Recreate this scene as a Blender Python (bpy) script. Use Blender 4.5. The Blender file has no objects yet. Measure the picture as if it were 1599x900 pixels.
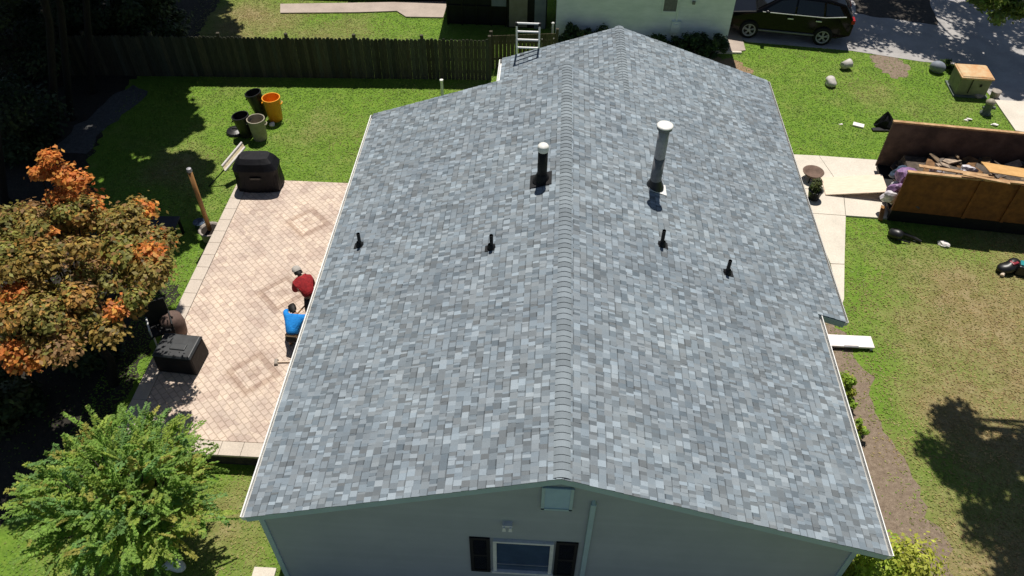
import bpy, bmesh, math, random
import numpy as np
from mathutils import Vector, Matrix
random.seed(7); RNG = np.random.default_rng(7)
scene = bpy.context.scene
R = math.radians

# ------------------------------------------------------------------ camera
CAM = Vector((-0.4545, -5.7874, 14.3501))
CR = Vector((0.9984, 0.0561, 0.0081)); CU = Vector((-0.0457, 0.7141, 0.6985)); CF = Vector((-0.0334, 0.6978, -0.7155))
FPX = 1220.43
cd = bpy.data.cameras.new('camera'); cam = bpy.data.objects.new('camera', cd)
scene.collection.objects.link(cam)
M3 = Matrix((CR, CU, -CF)).transposed()
cam.matrix_world = Matrix.Translation(CAM) @ M3.to_4x4()
cd.sensor_width = 36; cd.lens = FPX / 1599 * 36; cd.clip_end = 2000; cd.clip_start = 0.1
scene.camera = cam
# ------------------------------------------------------------------ light
SUN_EL, SUN_AZ = R(66.5), R(4)          # azimuth from +Y towards +X
w = bpy.data.worlds.new('World'); scene.world = w; w.use_nodes = True
nt = w.node_tree
bg = nt.nodes['Background']
sky = nt.nodes.new('ShaderNodeTexSky'); sky.sky_type = 'NISHITA'; sky.sun_disc = False
sky.sun_elevation = SUN_EL; sky.sun_rotation = SUN_AZ; sky.air_density = 1.0; sky.dust_density = 0.6
nt.links.new(sky.outputs[0], bg.inputs[0]); bg.inputs[1].default_value = 0.046
sd = bpy.data.lights.new('sun', 'SUN'); sd.energy = 4.6; sd.angle = R(0.5); sd.color = (1.0, 0.95, 0.87)
so = bpy.data.objects.new('sun', sd); scene.collection.objects.link(so)
sdir = Vector((math.sin(SUN_AZ) * math.cos(SUN_EL), math.cos(SUN_AZ) * math.cos(SUN_EL), math.sin(SUN_EL)))
so.rotation_euler = sdir.to_track_quat('Z', 'Y').to_euler(); so.location = sdir * 60
vs = scene.view_settings
vs.view_transform = 'Standard'; vs.look = 'None'; vs.exposure = 0.18; vs.gamma = 1; vs.use_curve_mapping = False
scene.render.engine = 'CYCLES'

# ------------------------------------------------------------------ helpers
def G(u, v, z=0.0):
    """where the sight line of photo pixel (u,v) meets the level z"""
    d = CF + CR * ((u - 799.5) / FPX) - CU * ((v - 450) / FPX)
    t = (z - CAM.z) / d.z
    return CAM + d * t
def shape_of(P):
    P = Vector(P) - CAM; z = P.dot(CF)
    return 799.5 + FPX * P.dot(CR) / z, 450 - FPX * P.dot(CU) / z
class MB:
    def __init__(s): s.V = []; s.F = []; s.C = []
    def add(s, vs_, fs, col=(1, 1, 1)):
        o = len(s.V); s.V += [tuple(v) for v in vs_]
        for f in fs: s.F.append(tuple(i + o for i in f)); s.C.append(col)
    def quad(s, a, b, c, d, col=(1, 1, 1)): s.add([a, b, c, d], [(0, 1, 2, 3)], col)
    def box(s, c, d, M=None, col=(1, 1, 1), top=(1, 1)):
        x, y, z = d[0] / 2, d[1] / 2, d[2] / 2; tx, ty = top
        v = [(-x, -y, -z), (x, -y, -z), (x, y, -z), (-x, y, -z), (-x * tx, -y * ty, z), (x * tx, -y * ty, z), (x * tx, y * ty, z), (-x * tx, y * ty, z)]
        v = [(M @ Vector(q) if M else Vector(q)) + Vector(c) for q in v]
        s.add(v, [(0, 3, 2, 1), (4, 5, 6, 7), (0, 1, 5, 4), (1, 2, 6, 5), (2, 3, 7, 6), (3, 0, 4, 7)], col)
    def tube(s, pts, rs, n=8, col=(1, 1, 1), cap=True):
        pts = [Vector(p) for p in pts]
        if not isinstance(rs, (list, tuple)): rs = [rs] * len(pts)
        o = len(s.V); ref = None
        for i, p in enumerate(pts):
            t = (pts[min(i + 1, len(pts) - 1)] - pts[max(i - 1, 0)]).normalized()
            if ref is None: ref = t.orthogonal().normalized()
            ref = (ref - t * ref.dot(t)).normalized(); b = t.cross(ref)
            for k in range(n):
                a = 2 * math.pi * k / n
                s.V.append(tuple(p + (ref * math.cos(a) + b * math.sin(a)) * rs[i]))
        for i in range(len(pts) - 1):
            for k in range(n):
                k2 = (k + 1) % n
                s.F.append((o + i * n + k, o + i * n + k2, o + (i + 1) * n + k2, o + (i + 1) * n + k)); s.C.append(col)
        if cap:
            s.F.append(tuple(o + k for k in range(n - 1, -1, -1))); s.C.append(col)
            s.F.append(tuple(o + (len(pts) - 1) * n + k for k in range(n))); s.C.append(col)
    def lathe(s, prof, n=20, c=(0, 0, 0), col=(1, 1, 1), M=None):
        o = len(s.V); c = Vector(c)
        for r, z in prof:
            for k in range(n):
                a = 2 * math.pi * k / n; q = Vector((r * math.cos(a), r * math.sin(a), z))
                s.V.append(tuple((M @ q if M else q) + c))
        for i in range(len(prof) - 1):
            for k in range(n):
                k2 = (k + 1) % n
                s.F.append((o + i * n + k, o + i * n + k2, o + (i + 1) * n + k2, o + (i + 1) * n + k)); s.C.append(col)
    def prism(s, poly, z0, z1, col=(1, 1, 1)):
        n = len(poly)
        v = [(p[0], p[1], z0) for p in poly] + [(p[0], p[1], z1) for p in poly]
        f = [tuple(range(n - 1, -1, -1)), tuple(range(n, 2 * n))] + [(i, (i + 1) % n, n + (i + 1) % n, n + i) for i in range(n)]
        s.add(v, f, col)
    def blob(s, c, d, noise=.15, sub=2, col=(1, 1, 1), seed=0, flat=None):
        bm = bmesh.new(); bmesh.ops.create_icosphere(bm, subdivisions=sub, radius=1)
        rg = random.Random(seed)
        ph = [(rg.uniform(-3, 3), rg.uniform(-3, 3), rg.uniform(-3, 3), rg.uniform(0, 6)) for _ in range(5)]
        vs_ = []
        for v in bm.verts:
            k = 1 + (rg.uniform(-.16, .16) if noise > .4 else 0) + noise * sum(math.sin(a * v.co.x + b * v.co.y + e * v.co.z + f) for a, b, e, f in ph) / 2.2
            q = Vector((v.co.x * d[0], v.co.y * d[1], v.co.z * d[2])) * k + Vector(c)
            if flat is not None and q.z < flat: q.z = flat
            vs_.append(q)
        s.add(vs_, [[v.index for v in f.verts] for f in bm.faces], col); bm.free()
def obj(name, mb, mat, parent=None, smooth=False, bevel=0):
    me = bpy.data.meshes.new(name); me.from_pydata(mb.V, [], mb.F)
    a = me.attributes.new('col', 'FLOAT_COLOR', 'FACE')
    c = np.ones((len(mb.F), 4), 'f4'); c[:, :3] = np.array(mb.C, 'f4').reshape(-1, 3); a.data.foreach_set('color', c.ravel())
    if smooth: me.polygons.foreach_set('use_smooth', [True] * len(me.polygons))
    bm = bmesh.new(); bm.from_mesh(me); bmesh.ops.recalc_face_normals(bm, faces=bm.faces); bm.to_mesh(me); bm.free()
    me.materials.append(mat)
    o = bpy.data.objects.new(name, me); scene.collection.objects.link(o)
    if parent: o.parent = parent
    if bevel:
        b = o.modifiers.new('bevel', 'BEVEL'); b.width = bevel; b.segments = 2; b.limit_method = 'ANGLE'
    return o
def thing(name, label, cat, loc=(0, 0, 0), rz=0, group=None):
    o = bpy.data.objects.new(name, None); scene.collection.objects.link(o)
    o.empty_display_size = .2; o.location = loc; o.rotation_euler = (0, 0, rz)
    o['label'] = label; o['category'] = cat
    if group: o['group'] = group
    return o
def tag(o, label, cat, group=None, loc=None, rz=None):
    o['label'] = label; o['category'] = cat
    if group: o['group'] = group
    if loc is not None: o.location = loc
    if rz is not None: o.rotation_euler = (0, 0, rz)
    return o
def structure(o): o['kind'] = 'structure'; return o
def part_label(o, t): o['label'] = t; return o
def RZ(a): return Matrix.Rotation(a, 3, 'Z')

# ------------------------------------------------------------------ materials
def newmat(name):
    m = bpy.data.materials.new(name); m.use_nodes = True
    return m, m.node_tree, m.node_tree.nodes['Principled BSDF']
def N(nt, t, **k):
    n = nt.nodes.new(t)
    for a, b in k.items():
        if a.startswith('i_'): n.inputs[int(a[2:]) if a[2:].isdigit() else a[2:]].default_value = b
        else: setattr(n, a, b)
    return n
def ramp(nt, fac, stops):
    r = nt.nodes.new('ShaderNodeValToRGB'); e = r.color_ramp.elements
    e[0].position, e[0].color = stops[0][0], (*stops[0][1], 1); e[1].position, e[1].color = stops[-1][0], (*stops[-1][1], 1)
    for p, c in stops[1:-1]:
        q = e.new(p); q.color = (*c, 1)
    nt.links.new(fac, r.inputs[0]); return r.outputs[0]
def noise(nt, scale, detail=4, rough=.6, vec=None, stretch=None):
    n = N(nt, 'ShaderNodeTexNoise'); n.inputs['Scale'].default_value = scale; n.inputs['Detail'].default_value = detail; n.inputs['Roughness'].default_value = rough
    if vec is None: vec = nt.nodes.new('ShaderNodeTexCoord').outputs['Object']
    if stretch:
        mp = N(nt, 'ShaderNodeMapping'); mp.inputs['Scale'].default_value = stretch; nt.links.new(vec, mp.inputs[0]); vec = mp.outputs[0]
    nt.links.new(vec, n.inputs['Vector']); return n.outputs['Fac']
def mix(nt, fac, a, b, mode='MIX'):
    m = N(nt, 'ShaderNodeMix', data_type='RGBA', blend_type=mode)
    for i, x in ((0, fac), (6, a), (7, b)):
        if isinstance(x, (int, float)): m.inputs[i].default_value = x
        elif isinstance(x, tuple): m.inputs[i].default_value = (*x, 1)
        else: nt.links.new(x, m.inputs[i])
    return m.outputs[2]
def bump(nt, b, h, strength=.4, dist=.02):
    n = N(nt, 'ShaderNodeBump'); n.inputs['Strength'].default_value = strength; n.inputs['Distance'].default_value = dist
    nt.links.new(h, n.inputs['Height']); nt.links.new(n.outputs[0], b.inputs['Normal'])
def mat(name, c1, c2=None, rough=.7, scale=6, metal=0, bmp=0, stretch=None, attr=False, spec=.3, lo=.35, hi=.65):
    m, nt, b = newmat(name)
    b.inputs['Roughness'].default_value = rough; b.inputs['Metallic'].default_value = metal; b.inputs['Specular IOR Level'].default_value = spec
    c2 = c2 or tuple(x * .75 for x in c1)
    f = noise(nt, scale, 5, .65, stretch=stretch)
    col = ramp(nt, f, [(lo, c2), (hi, c1)])
    if attr:
        a = N(nt, 'ShaderNodeAttribute', attribute_name='col'); col = mix(nt, 1.0, col, a.outputs['Color'], 'MULTIPLY')
    nt.links.new(col, b.inputs['Base Color'])
    if bmp: bump(nt, b, f, bmp)
    return m
def leafmat(name, trans=.35):
    m, nt, b = newmat(name)
    a = N(nt, 'ShaderNodeAttribute', attribute_name='col')
    f = noise(nt, 3.0, 3)
    v = ramp(nt, f, [(.3, (.72, .72, .72)), (.7, (1.15, 1.15, 1.15))])
    col = mix(nt, 1.0, a.outputs['Color'], v, 'MULTIPLY')
    nt.links.new(col, b.inputs['Base Color']); b.inputs['Roughness'].default_value = .55; b.inputs['Specular IOR Level'].default_value = .25
    t = N(nt, 'ShaderNodeBsdfTranslucent'); nt.links.new(col, t.inputs[0])
    ms = N(nt, 'ShaderNodeMixShader'); ms.inputs[0].default_value = trans
    nt.links.new(b.outputs[0], ms.inputs[1]); nt.links.new(t.outputs[0], ms.inputs[2])
    nt.links.new(ms.outputs[0], nt.nodes['Material Output'].inputs[0]); return m

def ground_mat():
    m, nt, b = newmat('lawn grass')
    tc = nt.nodes.new('ShaderNodeTexCoord').outputs['Object']
    big = noise(nt, .55, 5, .6, tc); mid = noise(nt, 2.6, 5, .65, tc); fine = noise(nt, 16, 6, .8, tc); vf = noise(nt, 60, 3, .8, tc)
    green = ramp(nt, mid, [(.3, (.120, .215, .028)), (.55, (.160, .275, .035)), (.75, (.215, .285, .05))])
    dry = ramp(nt, mid, [(.3, (.21, .185, .070)), (.52, (.29, .235, .115)), (.75, (.38, .30, .175))])
    # dryness: large soft spots of the yard in its own coordinates
    def spot(c, r, amt):
        mp = N(nt, 'ShaderNodeVectorMath', operation='DISTANCE'); nt.links.new(tc, mp.inputs[0]); mp.inputs[1].default_value = (*c, 0)
        mr = N(nt, 'ShaderNodeMapRange', interpolation_type='SMOOTHSTEP'); nt.links.new(mp.outputs['Value'], mr.inputs[0])
        mr.inputs[1].default_value = r * .25; mr.inputs[2].default_value = r; mr.inputs[3].default_value = amt; mr.inputs[4].default_value = 0
        return mr.outputs[0]
    tot = None
    for c, r, a in [((11.0, 7.4), 4.2, 1.0), ((9.8, 4.9), 3.0, .95), ((8.6, 1.6), 2.4, .9), ((12.6, 10), 2.8, .75), ((7.4, 4.0), 1.2, .5), ((-12.0, 21.5), 3.2, .75), ((-8.5, 20.6), 2.5, .45), ((-6.3, 1.3), 1.6, .55), ((-11.2, 12.6), 1.6, .5), ((-9.0, .3), 1.6, .35), ((10.6, 18.3), 1.2, .4), ((5.2, 17.5), 1.6, .6), ((-7.6, 14.2), 2.5, .18)]:
        s_ = spot(c, r, a)
        if tot is None: tot = s_
        else:
            ad = N(nt, 'ShaderNodeMath', operation='MAXIMUM'); nt.links.new(tot, ad.inputs[0]); nt.links.new(s_, ad.inputs[1]); tot = ad.outputs[0]
    nb = N(nt, 'ShaderNodeMapRange'); nt.links.new(big, nb.inputs[0]); nb.inputs[1].default_value = .35; nb.inputs[2].default_value = .65; nb.inputs[3].default_value = -.30; nb.inputs[4].default_value = .28
    nf = N(nt, 'ShaderNodeMapRange'); nt.links.new(fine, nf.inputs[0]); nf.inputs[1].default_value = .3; nf.inputs[2].default_value = .7; nf.inputs[3].default_value = -.28; nf.inputs[4].default_value = .28
    a1 = N(nt, 'ShaderNodeMath', operation='ADD'); nt.links.new(tot, a1.inputs[0]); nt.links.new(nb.outputs[0], a1.inputs[1])
    a2 = N(nt, 'ShaderNodeMath', operation='ADD', use_clamp=True); nt.links.new(a1.outputs[0], a2.inputs[0]); nt.links.new(nf.outputs[0], a2.inputs[1])
    col = mix(nt, a2.outputs[0], green, dry)
    sp = ramp(nt, vf, [(.28, (.8, .8, .8)), (.5, (1, 1, 1)), (.72, (1.18, 1.18, 1.15))])
    sp2 = ramp(nt, fine, [(.3, (.72, .74, .72)), (.7, (1.22, 1.2, 1.2))])
    col = mix(nt, 1.0, col, sp, 'MULTIPLY'); col = mix(nt, 1.0, col, sp2, 'MULTIPLY')
    nt.links.new(col, b.inputs['Base Color']); b.inputs['Roughness'].default_value = .9; b.inputs['Specular IOR Level'].default_value = .1
    bump(nt, b, fine, .8, .05)
    return m
def soil_mat(name, c1, c2, c3):
    m, nt, b = newmat(name)
    f = noise(nt, 9, 8, .75); g = noise(nt, 45, 4, .8)
    col = ramp(nt, f, [(.3, c2), (.5, c1), (.7, c3)])
    col = mix(nt, 1.0, col, ramp(nt, g, [(.3, (.6, .6, .6)), (.7, (1.3, 1.3, 1.3))]), 'MULTIPLY')
    nt.links.new(col, b.inputs['Base Color']); b.inputs['Roughness'].default_value = .95; bump(nt, b, g, .7, .03); return m
def concrete_mat(name, c, stain=.75):
    m, nt, b = newmat(name)
    f = noise(nt, 1.3, 6, .65); g = noise(nt, 30, 4, .7)
    col = ramp(nt, f, [(.3, tuple(x * stain for x in c)), (.65, c)])
    col = mix(nt, 1.0, col, ramp(nt, g, [(.3, (.85, .85, .85)), (.7, (1.1, 1.1, 1.1))]), 'MULTIPLY')
    nt.links.new(col, b.inputs['Base Color']); b.inputs['Roughness'].default_value = .85; bump(nt, b, g, .2, .01); return m
PZ = .44
MEDAL = [tuple(G(u, v, PZ)[:2]) for u, v in ((480, 348), (440, 458), (395, 583))]
def paver_mat():
    m, nt, b = newmat('tumbled pavers')
    tc = nt.nodes.new('ShaderNodeTexCoord').outputs['Object']
    mp = N(nt, 'ShaderNodeMapping'); mp.inputs['Rotation'].default_value = (0, 0, R(45)); nt.links.new(tc, mp.inputs[0])
    br = N(nt, 'ShaderNodeTexBrick'); nt.links.new(mp.outputs[0], br.inputs['Vector'])
    br.offset = .5; br.inputs['Scale'].default_value = 1; br.inputs['Brick Width'].default_value = .165; br.inputs['Row Height'].default_value = .14
    br.inputs['Mortar Size'].default_value = .013; br.inputs['Mortar Smooth'].default_value = .3; br.inputs['Bias'].default_value = 0
    br.inputs['Color1'].default_value = (.56, .475, .42, 1); br.inputs['Color2'].default_value = (.635, .54, .475, 1); br.inputs['Mortar'].default_value = (.42, .345, .29, 1)
    vor = N(nt, 'ShaderNodeTexVoronoi'); nt.links.new(mp.outputs[0], vor.inputs['Vector']); vor.inputs['Scale'].default_value = 4.6
    tint = ramp(nt, vor.outputs['Color'], [(.2, (.86, .80, .76)), (.5, (1.0, .97, .92)), (.85, (1.10, 1.06, .98))])
    col = mix(nt, 1.0, br.outputs['Color'], tint, 'MULTIPLY')
    # darker concentric square medallions laid in the paving
    tot = None
    for cx_, cy_ in MEDAL:
        q = N(nt, 'ShaderNodeVectorMath', operation='SUBTRACT'); nt.links.new(tc, q.inputs[0]); q.inputs[1].default_value = (cx_, cy_, 0)
        rt = N(nt, 'ShaderNodeMapping'); rt.inputs['Rotation'].default_value = (0, 0, R(45)); nt.links.new(q.outputs[0], rt.inputs[0])
        ab = N(nt, 'ShaderNodeVectorMath', operation='ABSOLUTE'); nt.links.new(rt.outputs[0], ab.inputs[0])
        sx = N(nt, 'ShaderNodeSeparateXYZ'); nt.links.new(ab.outputs[0], sx.inputs[0])
        mx = N(nt, 'ShaderNodeMath', operation='MAXIMUM'); nt.links.new(sx.outputs[0], mx.inputs[0]); nt.links.new(sx.outputs[1], mx.inputs[1])
        rp = N(nt, 'ShaderNodeValToRGB'); rp.color_ramp.interpolation = 'CONSTANT'
        e = rp.color_ramp.elements; e[0].position = 0; e[0].color = (.55, .55, .55, 1); e[1].position = .15; e[1].color = (0, 0, 0, 1)
        for p_, c_ in ((.31, 1.0), (.44, .45), (.50, 0)):
            k = e.new(p_); k.color = (c_, c_, c_, 1)
        nt.links.new(mx.outputs[0], rp.inputs[0])
        if tot is None: tot = rp.outputs[0]
        else: tot = mix(nt, 1.0, tot, rp.outputs[0], 'LIGHTEN')
    col = mix(nt, tot, col, mix(nt, 1.0, col, (.72, .665, .64), 'MULTIPLY'))
    g = noise(nt, 1.1, 5, .6, tc); h = noise(nt, 40, 3, .7, tc)
    col = mix(nt, 1.0, col, ramp(nt, g, [(.3, (.88, .87, .88)), (.7, (1.08, 1.06, 1.03))]), 'MULTIPLY')
    col = mix(nt, 1.0, col, ramp(nt, h, [(.3, (.88, .88, .88)), (.7, (1.1, 1.1, 1.1))]), 'MULTIPLY')
    nt.links.new(col, b.inputs['Base Color']); b.inputs['Roughness'].default_value = .85
    bump(nt, b, br.outputs['Fac'], -.5, .006); return m
def shingle_mat():
    m, nt, b = newmat('asphalt shingle granules')
    a = N(nt, 'ShaderNodeAttribute', attribute_name='col')
    g = noise(nt, 90, 3, .85); f = noise(nt, .7, 4, .6)
    col = mix(nt, 1.0, a.outputs['Color'], ramp(nt, g, [(.25, (.78, .78, .8)), (.75, (1.2, 1.2, 1.2))]), 'MULTIPLY')
    col = mix(nt, 1.0, col, ramp(nt, f, [(.3, (.88, .88, .90)), (.7, (1.09, 1.08, 1.07))]), 'MULTIPLY')
    nt.links.new(col, b.inputs['Base Color']); b.inputs['Roughness'].default_value = .9; b.inputs['Specular IOR Level'].default_value = .2
    bump(nt, b, g, .3, .004); return m
def glass_mat(name, c=(.02, .03, .045)):
    m, nt, b = newmat(name); f = noise(nt, 3, 2)
    nt.links.new(ramp(nt, f, [(.3, c), (.7, tuple(x * 1.3 for x in c))]), b.inputs['Base Color'])
    b.inputs['Roughness'].default_value = .06; b.inputs['Specular IOR Level'].default_value = .6; return m
M_ground = ground_mat(); M_paver = paver_mat(); M_shingle = shingle_mat()
M_soil = soil_mat('bare soil', (.235, .175, .125), (.15, .11, .075), (.33, .26, .19))
M_litter = soil_mat('leaf litter', (.026, .022, .016), (.012, .011, .008), (.055, .042, .030))
M_trail = soil_mat('worn trail', (.10, .10, .10), (.06, .06, .06), (.16, .16, .155))
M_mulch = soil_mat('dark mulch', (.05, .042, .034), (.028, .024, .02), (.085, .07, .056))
M_conc = concrete_mat('concrete walk', (.68, .615, .52), .85); M_drive = concrete_mat('concrete driveway', (.42, .40, .385), .7)
M_slab = concrete_mat('neighbour slab', (.45, .37, .31)); M_edge = concrete_mat('patio border stone', (.58, .50, .42), .85)
M_siding = mat('vinyl siding', (.385, .415, .435), (.345, .375, .395), .5, 1.2, spec=.4, attr=True)
M_trim = mat('painted trim', (.42, .54, .58), (.37, .48, .52), .5, 3)
M_ventp = mat('gable vent paint', (.40, .55, .68), (.33, .47, .60), .5, 3)
M_white = mat('white paint', (.80, .79, .76), (.68, .67, .63), .45, 8)
M_gutter = mat('white gutter metal', (.82, .82, .80), (.70, .69, .66), .4, 5)
M_black = mat('matt black', (.012, .012, .013), (.007, .007, .008), .6, 8)
M_cover = mat('black vinyl cover', (.010, .010, .013), (.005, .005, .007), .55, 5, bmp=.6, spec=.2)
M_shutter = mat('black shutter paint', (.012, .012, .012), (.009, .009, .01), .6, 20)
M_glass = glass_mat('dark window glass', (.045, .075, .13)); M_carglass = glass_mat('tinted car glass', (.008, .009, .011))
M_metal = mat('galvanized steel', (.36, .35, .37), (.27, .27, .29), .55, 14, metal=.15)
M_pipe = mat('weathered flue steel', (.20, .20, .21), (.14, .14, .15), .6, 10)
M_alu = mat('aluminium', (.78, .78, .76), (.65, .65, .63), .4, 20, metal=.3)
M_fence = mat('weathered fence wood', (.080, .078, .056), (.042, .042, .030), .9, 7, stretch=(6, 6, .7), attr=True, bmp=.3)
M_post = mat('old post wood', (.085, .075, .055), (.05, .045, .033), .9, 8, stretch=(5, 5, .8))
M_bark = mat('bark', (.055, .044, .034), (.025, .02, .016), .9, 12, bmp=.8, stretch=(3, 3, .6))
M_barkdark = mat('shaded bark', (.022, .018, .014), (.010, .009, .007), .95, 9, bmp=.8, stretch=(3, 3, .6))
M_barklight = mat('pale bark', (.34, .31, .27), (.20, .18, .15), .9, 9, bmp=.6, stretch=(3, 3, .6))
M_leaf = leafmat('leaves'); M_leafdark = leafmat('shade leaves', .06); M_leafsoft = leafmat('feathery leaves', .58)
M_orange = mat('orange plastic', (.82, .33, .015), (.74, .28, .012), .4, 4, spec=.5)
M_beige = mat('beige plastic', (.36, .32, .25), (.27, .24, .18), .5, 5)
M_blackp = mat('black plastic', (.016, .016, .017), (.010, .010, .011), .4, 6, spec=.5)
M_wood = mat('honey wood', (.42, .22, .075), (.27, .125, .04), .6, 5, stretch=(6, 6, .6), spec=.4)
M_ply = mat('pale plywood', (.80, .67, .53), (.70, .56, .43), .8, 4, stretch=(1, 6, 1))
M_rust = mat('rust brown steel', (.29, .115, .030), (.11, .042, .016), .75, 4.5, bmp=.3, lo=.28, hi=.72)
M_rustdark = mat('scuffed brown steel', (.165, .105, .078), (.075, .048, .038), .8, 2.2, bmp=.3)
M_rim = mat('bare worn rim', (.55, .36, .19), (.34, .19, .09), .8, 5)
M_card = mat('cardboard', (.60, .36, .14), (.50, .28, .10), .85, 4)
M_bagw = mat('white plastic bag', (.68, .64, .66), (.42, .38, .42), .45, 9, bmp=.5)
M_bagp = mat('purple bag', (.34, .20, .36), (.16, .09, .20), .4, 8, bmp=.4)
M_debris = mat('mixed debris', (.34, .28, .22), (.13, .11, .095), .9, 7, bmp=.5, attr=True)
M_pot = mat('stone grey pot', (.40, .35, .30), (.24, .21, .18), .85, 8, bmp=.3)
M_potsoil = mat('potting soil', (.025, .02, .015), (.012, .01, .008), 1, 25)
M_blueg = mat('blue glaze', (.10, .14, .20), (.05, .07, .11), .3, 4)
M_carpaint = mat('black car paint', (.005, .005, .006), (.004, .004, .005), .12, 3, spec=.2)
M_tyre = mat('tyre rubber', (.014, .014, .014), (.009, .009, .009), .85, 20)
M_rimw = mat('alloy wheel', (.42, .42, .43), (.30, .30, .31), .45, 8)
M_red = mat('red tail lens', (.35, .012, .010), None, .2, 4)
M_nsiding = mat('weathered white siding', (.84, .90, .92), (.70, .77, .79), .6, 1.4, stretch=(1, 1, 3))
M_screen = mat('dark insect screen', (.012, .014, .018), (.007, .008, .01), .6, 3)
M_shed = mat('drab beige panel', (.33, .30, .24), (.24, .22, .17), .7, 3)
M_bluegrey = mat('blue grey panel', (.24, .27, .31), (.18, .20, .24), .6, 3)
M_ugreen = mat('faded green enamel', (.26, .27, .16), (.16, .17, .10), .6, 3, bmp=.2)
M_utop = mat('rusted pale lid', (.60, .50, .30), (.55, .27, .11), .7, 2.2)
M_hyd = mat('grey green paint', (.15, .18, .16), (.09, .11, .10), .6, 6)
M_tealp = mat('teal plastic', (.02, .26, .28), (.015, .18, .2), .4, 5)
M_redp = mat('red plastic', (.30, .03, .05), (.2, .02, .03), .4, 5)
M_skin = mat('skin', (.36, .20, .13), (.30, .16, .10), .55, 20)
M_shirtred = mat('red shirt cloth', (.34, .018, .022), (.20, .010, .014), .85, 12, bmp=.4)
M_shirtblue = mat('blue shirt cloth', (.015, .26, .72), (.010, .18, .55), .85, 12, bmp=.4)
M_pants = mat('dark trousers', (.020, .019, .02), (.011, .011, .012), .9, 12, bmp=.3)
M_cap = mat('grey cap cloth', (.45, .42, .38), (.32, .30, .28), .9, 12)
M_hair = mat('black hair', (.010, .009, .008), (.006, .005, .005), .6, 40)
M_belt = mat('tan belt', (.32, .22, .13), None, .7, 10)
M_shoe = mat('dark shoes', (.03, .025, .02), None, .7, 10)
M_cream = mat('cream canvas', (.66, .58, .40), (.46, .38, .24), .85, 9, bmp=.4)
M_foam = mat('white foam board', (.86, .80, .77), (.76, .70, .67), .6, 6)
M_tarp = mat('blue grey tarp', (.10, .12, .15), (.07, .085, .11), .6, 3)
M_teak = mat('dark table slate', (.055, .055, .065), (.035, .035, .042), .5, 4)
M_stone = mat('pale stone', (.62, .58, .54), (.42, .39, .36), .9, 8, bmp=.5)

# ------------------------------------------------------------------ ground, paths, paving
mb = MB(); S = 400
n = 20
mb.quad((-S, -S, 0), (S, -S, 0), (S, S, 0), (-S, S, 0))
structure(obj('ground', mb, M_ground))
def ragged(poly, step=.25, amp=.12, seed=1):
    rg = random.Random(seed); out = []
    for i in range(len(poly)):
        a = Vector(poly[i]).to_2d() if len(poly[i]) > 2 else Vector(poly[i]); b = Vector(poly[(i + 1) % len(poly)][:2])
        k = max(1, int((b - a).length / step))
        nrm = Vector((-(b - a).y, (b - a).x)).normalized()
        for j in range(k):
            q = a + (b - a) * (j / k) + nrm * rg.uniform(-amp, amp)
            out.append((q.x, q.y))
    return out
def sheet(name, poly, mat_, z=.004, jag=None, seed=1):
    if jag: poly = ragged(poly, jag[0], jag[1], seed)
    mb = MB(); mb.add([(p[0], p[1], z) for p in poly], [tuple(range(len(poly)))])
    return structure(obj(name, mb, mat_))
def gp(*pts): return [tuple(G(u, v)[:2]) for u, v in pts]
# soil strip along the right wall
sheet('soil_bed', [(4.4, -3), (8.2, -3), (8.0, -.5), (7.75, 1.2), (7.55, 3.0), (7.3, 4.6), (7.35, 6.1), (6.9, 7.6), (7.0, 9.4), (4.4, 9.4)], M_soil, .004, (.22, .16), 3)
sheet('soil_patch', gp((1358, 88), (1385, 85), (1422, 103), (1420, 118), (1395, 124), (1372, 108)), M_soil, .004, (.12, .10), 5)
# woodland floor at the left and its worn trail
sheet('woodland_floor', [(-60, 40), (-60, -12), (-11.6, -12), (-11.2, -1.2), (-10.8, 1.0), (-10.0, 2.6), (-9.6, 4.2), (-9.6, 7.6), (-10.6, 8.6), (-12.6, 10.0), (-14.2, 12.5), (-14.8, 17.2), (-13.6, 20.2), (-13.6, 24), (-13, 40)], M_litter, .004, (.15, .12), 8)
sheet('worn_trail', gp((80, 235), (130, 240), (190, 180), (235, 140), (205, 132), (150, 170)), M_trail, .008, (.3, .15), 4)
sheet('clay_patch', gp((1100, 88), (1150, 93), (1178, 112), (1160, 122), (1120, 104)), soil_mat('orange clay', (.30, .19, .11), (.2, .15, .07), (.38, .27, .18)), .004, (.15, .12), 9)
sheet('bounce_sheet', [(-5.6, -16), (4.3, -16), (4.3, .2), (-4.4, .2), (-5.6, -.9)], M_mulch if False else concrete_mat('grey bounce sheet', (.16, .165, .17)), .006)  # unseen grey sheet added to bounce neutral light onto the front wall
# patio
P_L, P_R, P_B, P_T = -9.16, -4.75, 2.62, 11.66
mb = MB(); mb.prism([(P_L + .34, P_B + .34), (P_R, P_B + .34), (P_R, P_T), (P_L + .34, P_T)], .02, PZ)
structure(obj('patio', mb, M_paver))
mb = MB(); rg = random.Random(4)
y = P_B + .34
while y < P_T - .05:
    l = min(.46, P_T - y); k = rg.uniform(.9, 1.06)
    mb.box((P_L + .165, y + l / 2, PZ - .03 + .006), (.325, l - .006, .06), col=(k, k, k)); y += l
x = P_L
while x < P_R - .05:
    l = min(.46, P_R - x)
    mb.box((x + l / 2, P_B + .160, PZ - .03 + .006), (l - .006, .335, .06)); x += l
structure(obj('patio_border', mb, M_edge, bevel=.008))
mb = MB(); mb.prism([(P_L + .05, P_B + .06), (P_R, P_B + .06), (P_R, P_B + .338), (P_L + .338, P_B + .338), (P_L + .338, P_T - .01), (P_L + .05, P_T - .01)], 0, PZ - .058); structure(obj('patio_riser', mb, M_mulch))  # riser given a near-black colour, its shade painted in
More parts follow.
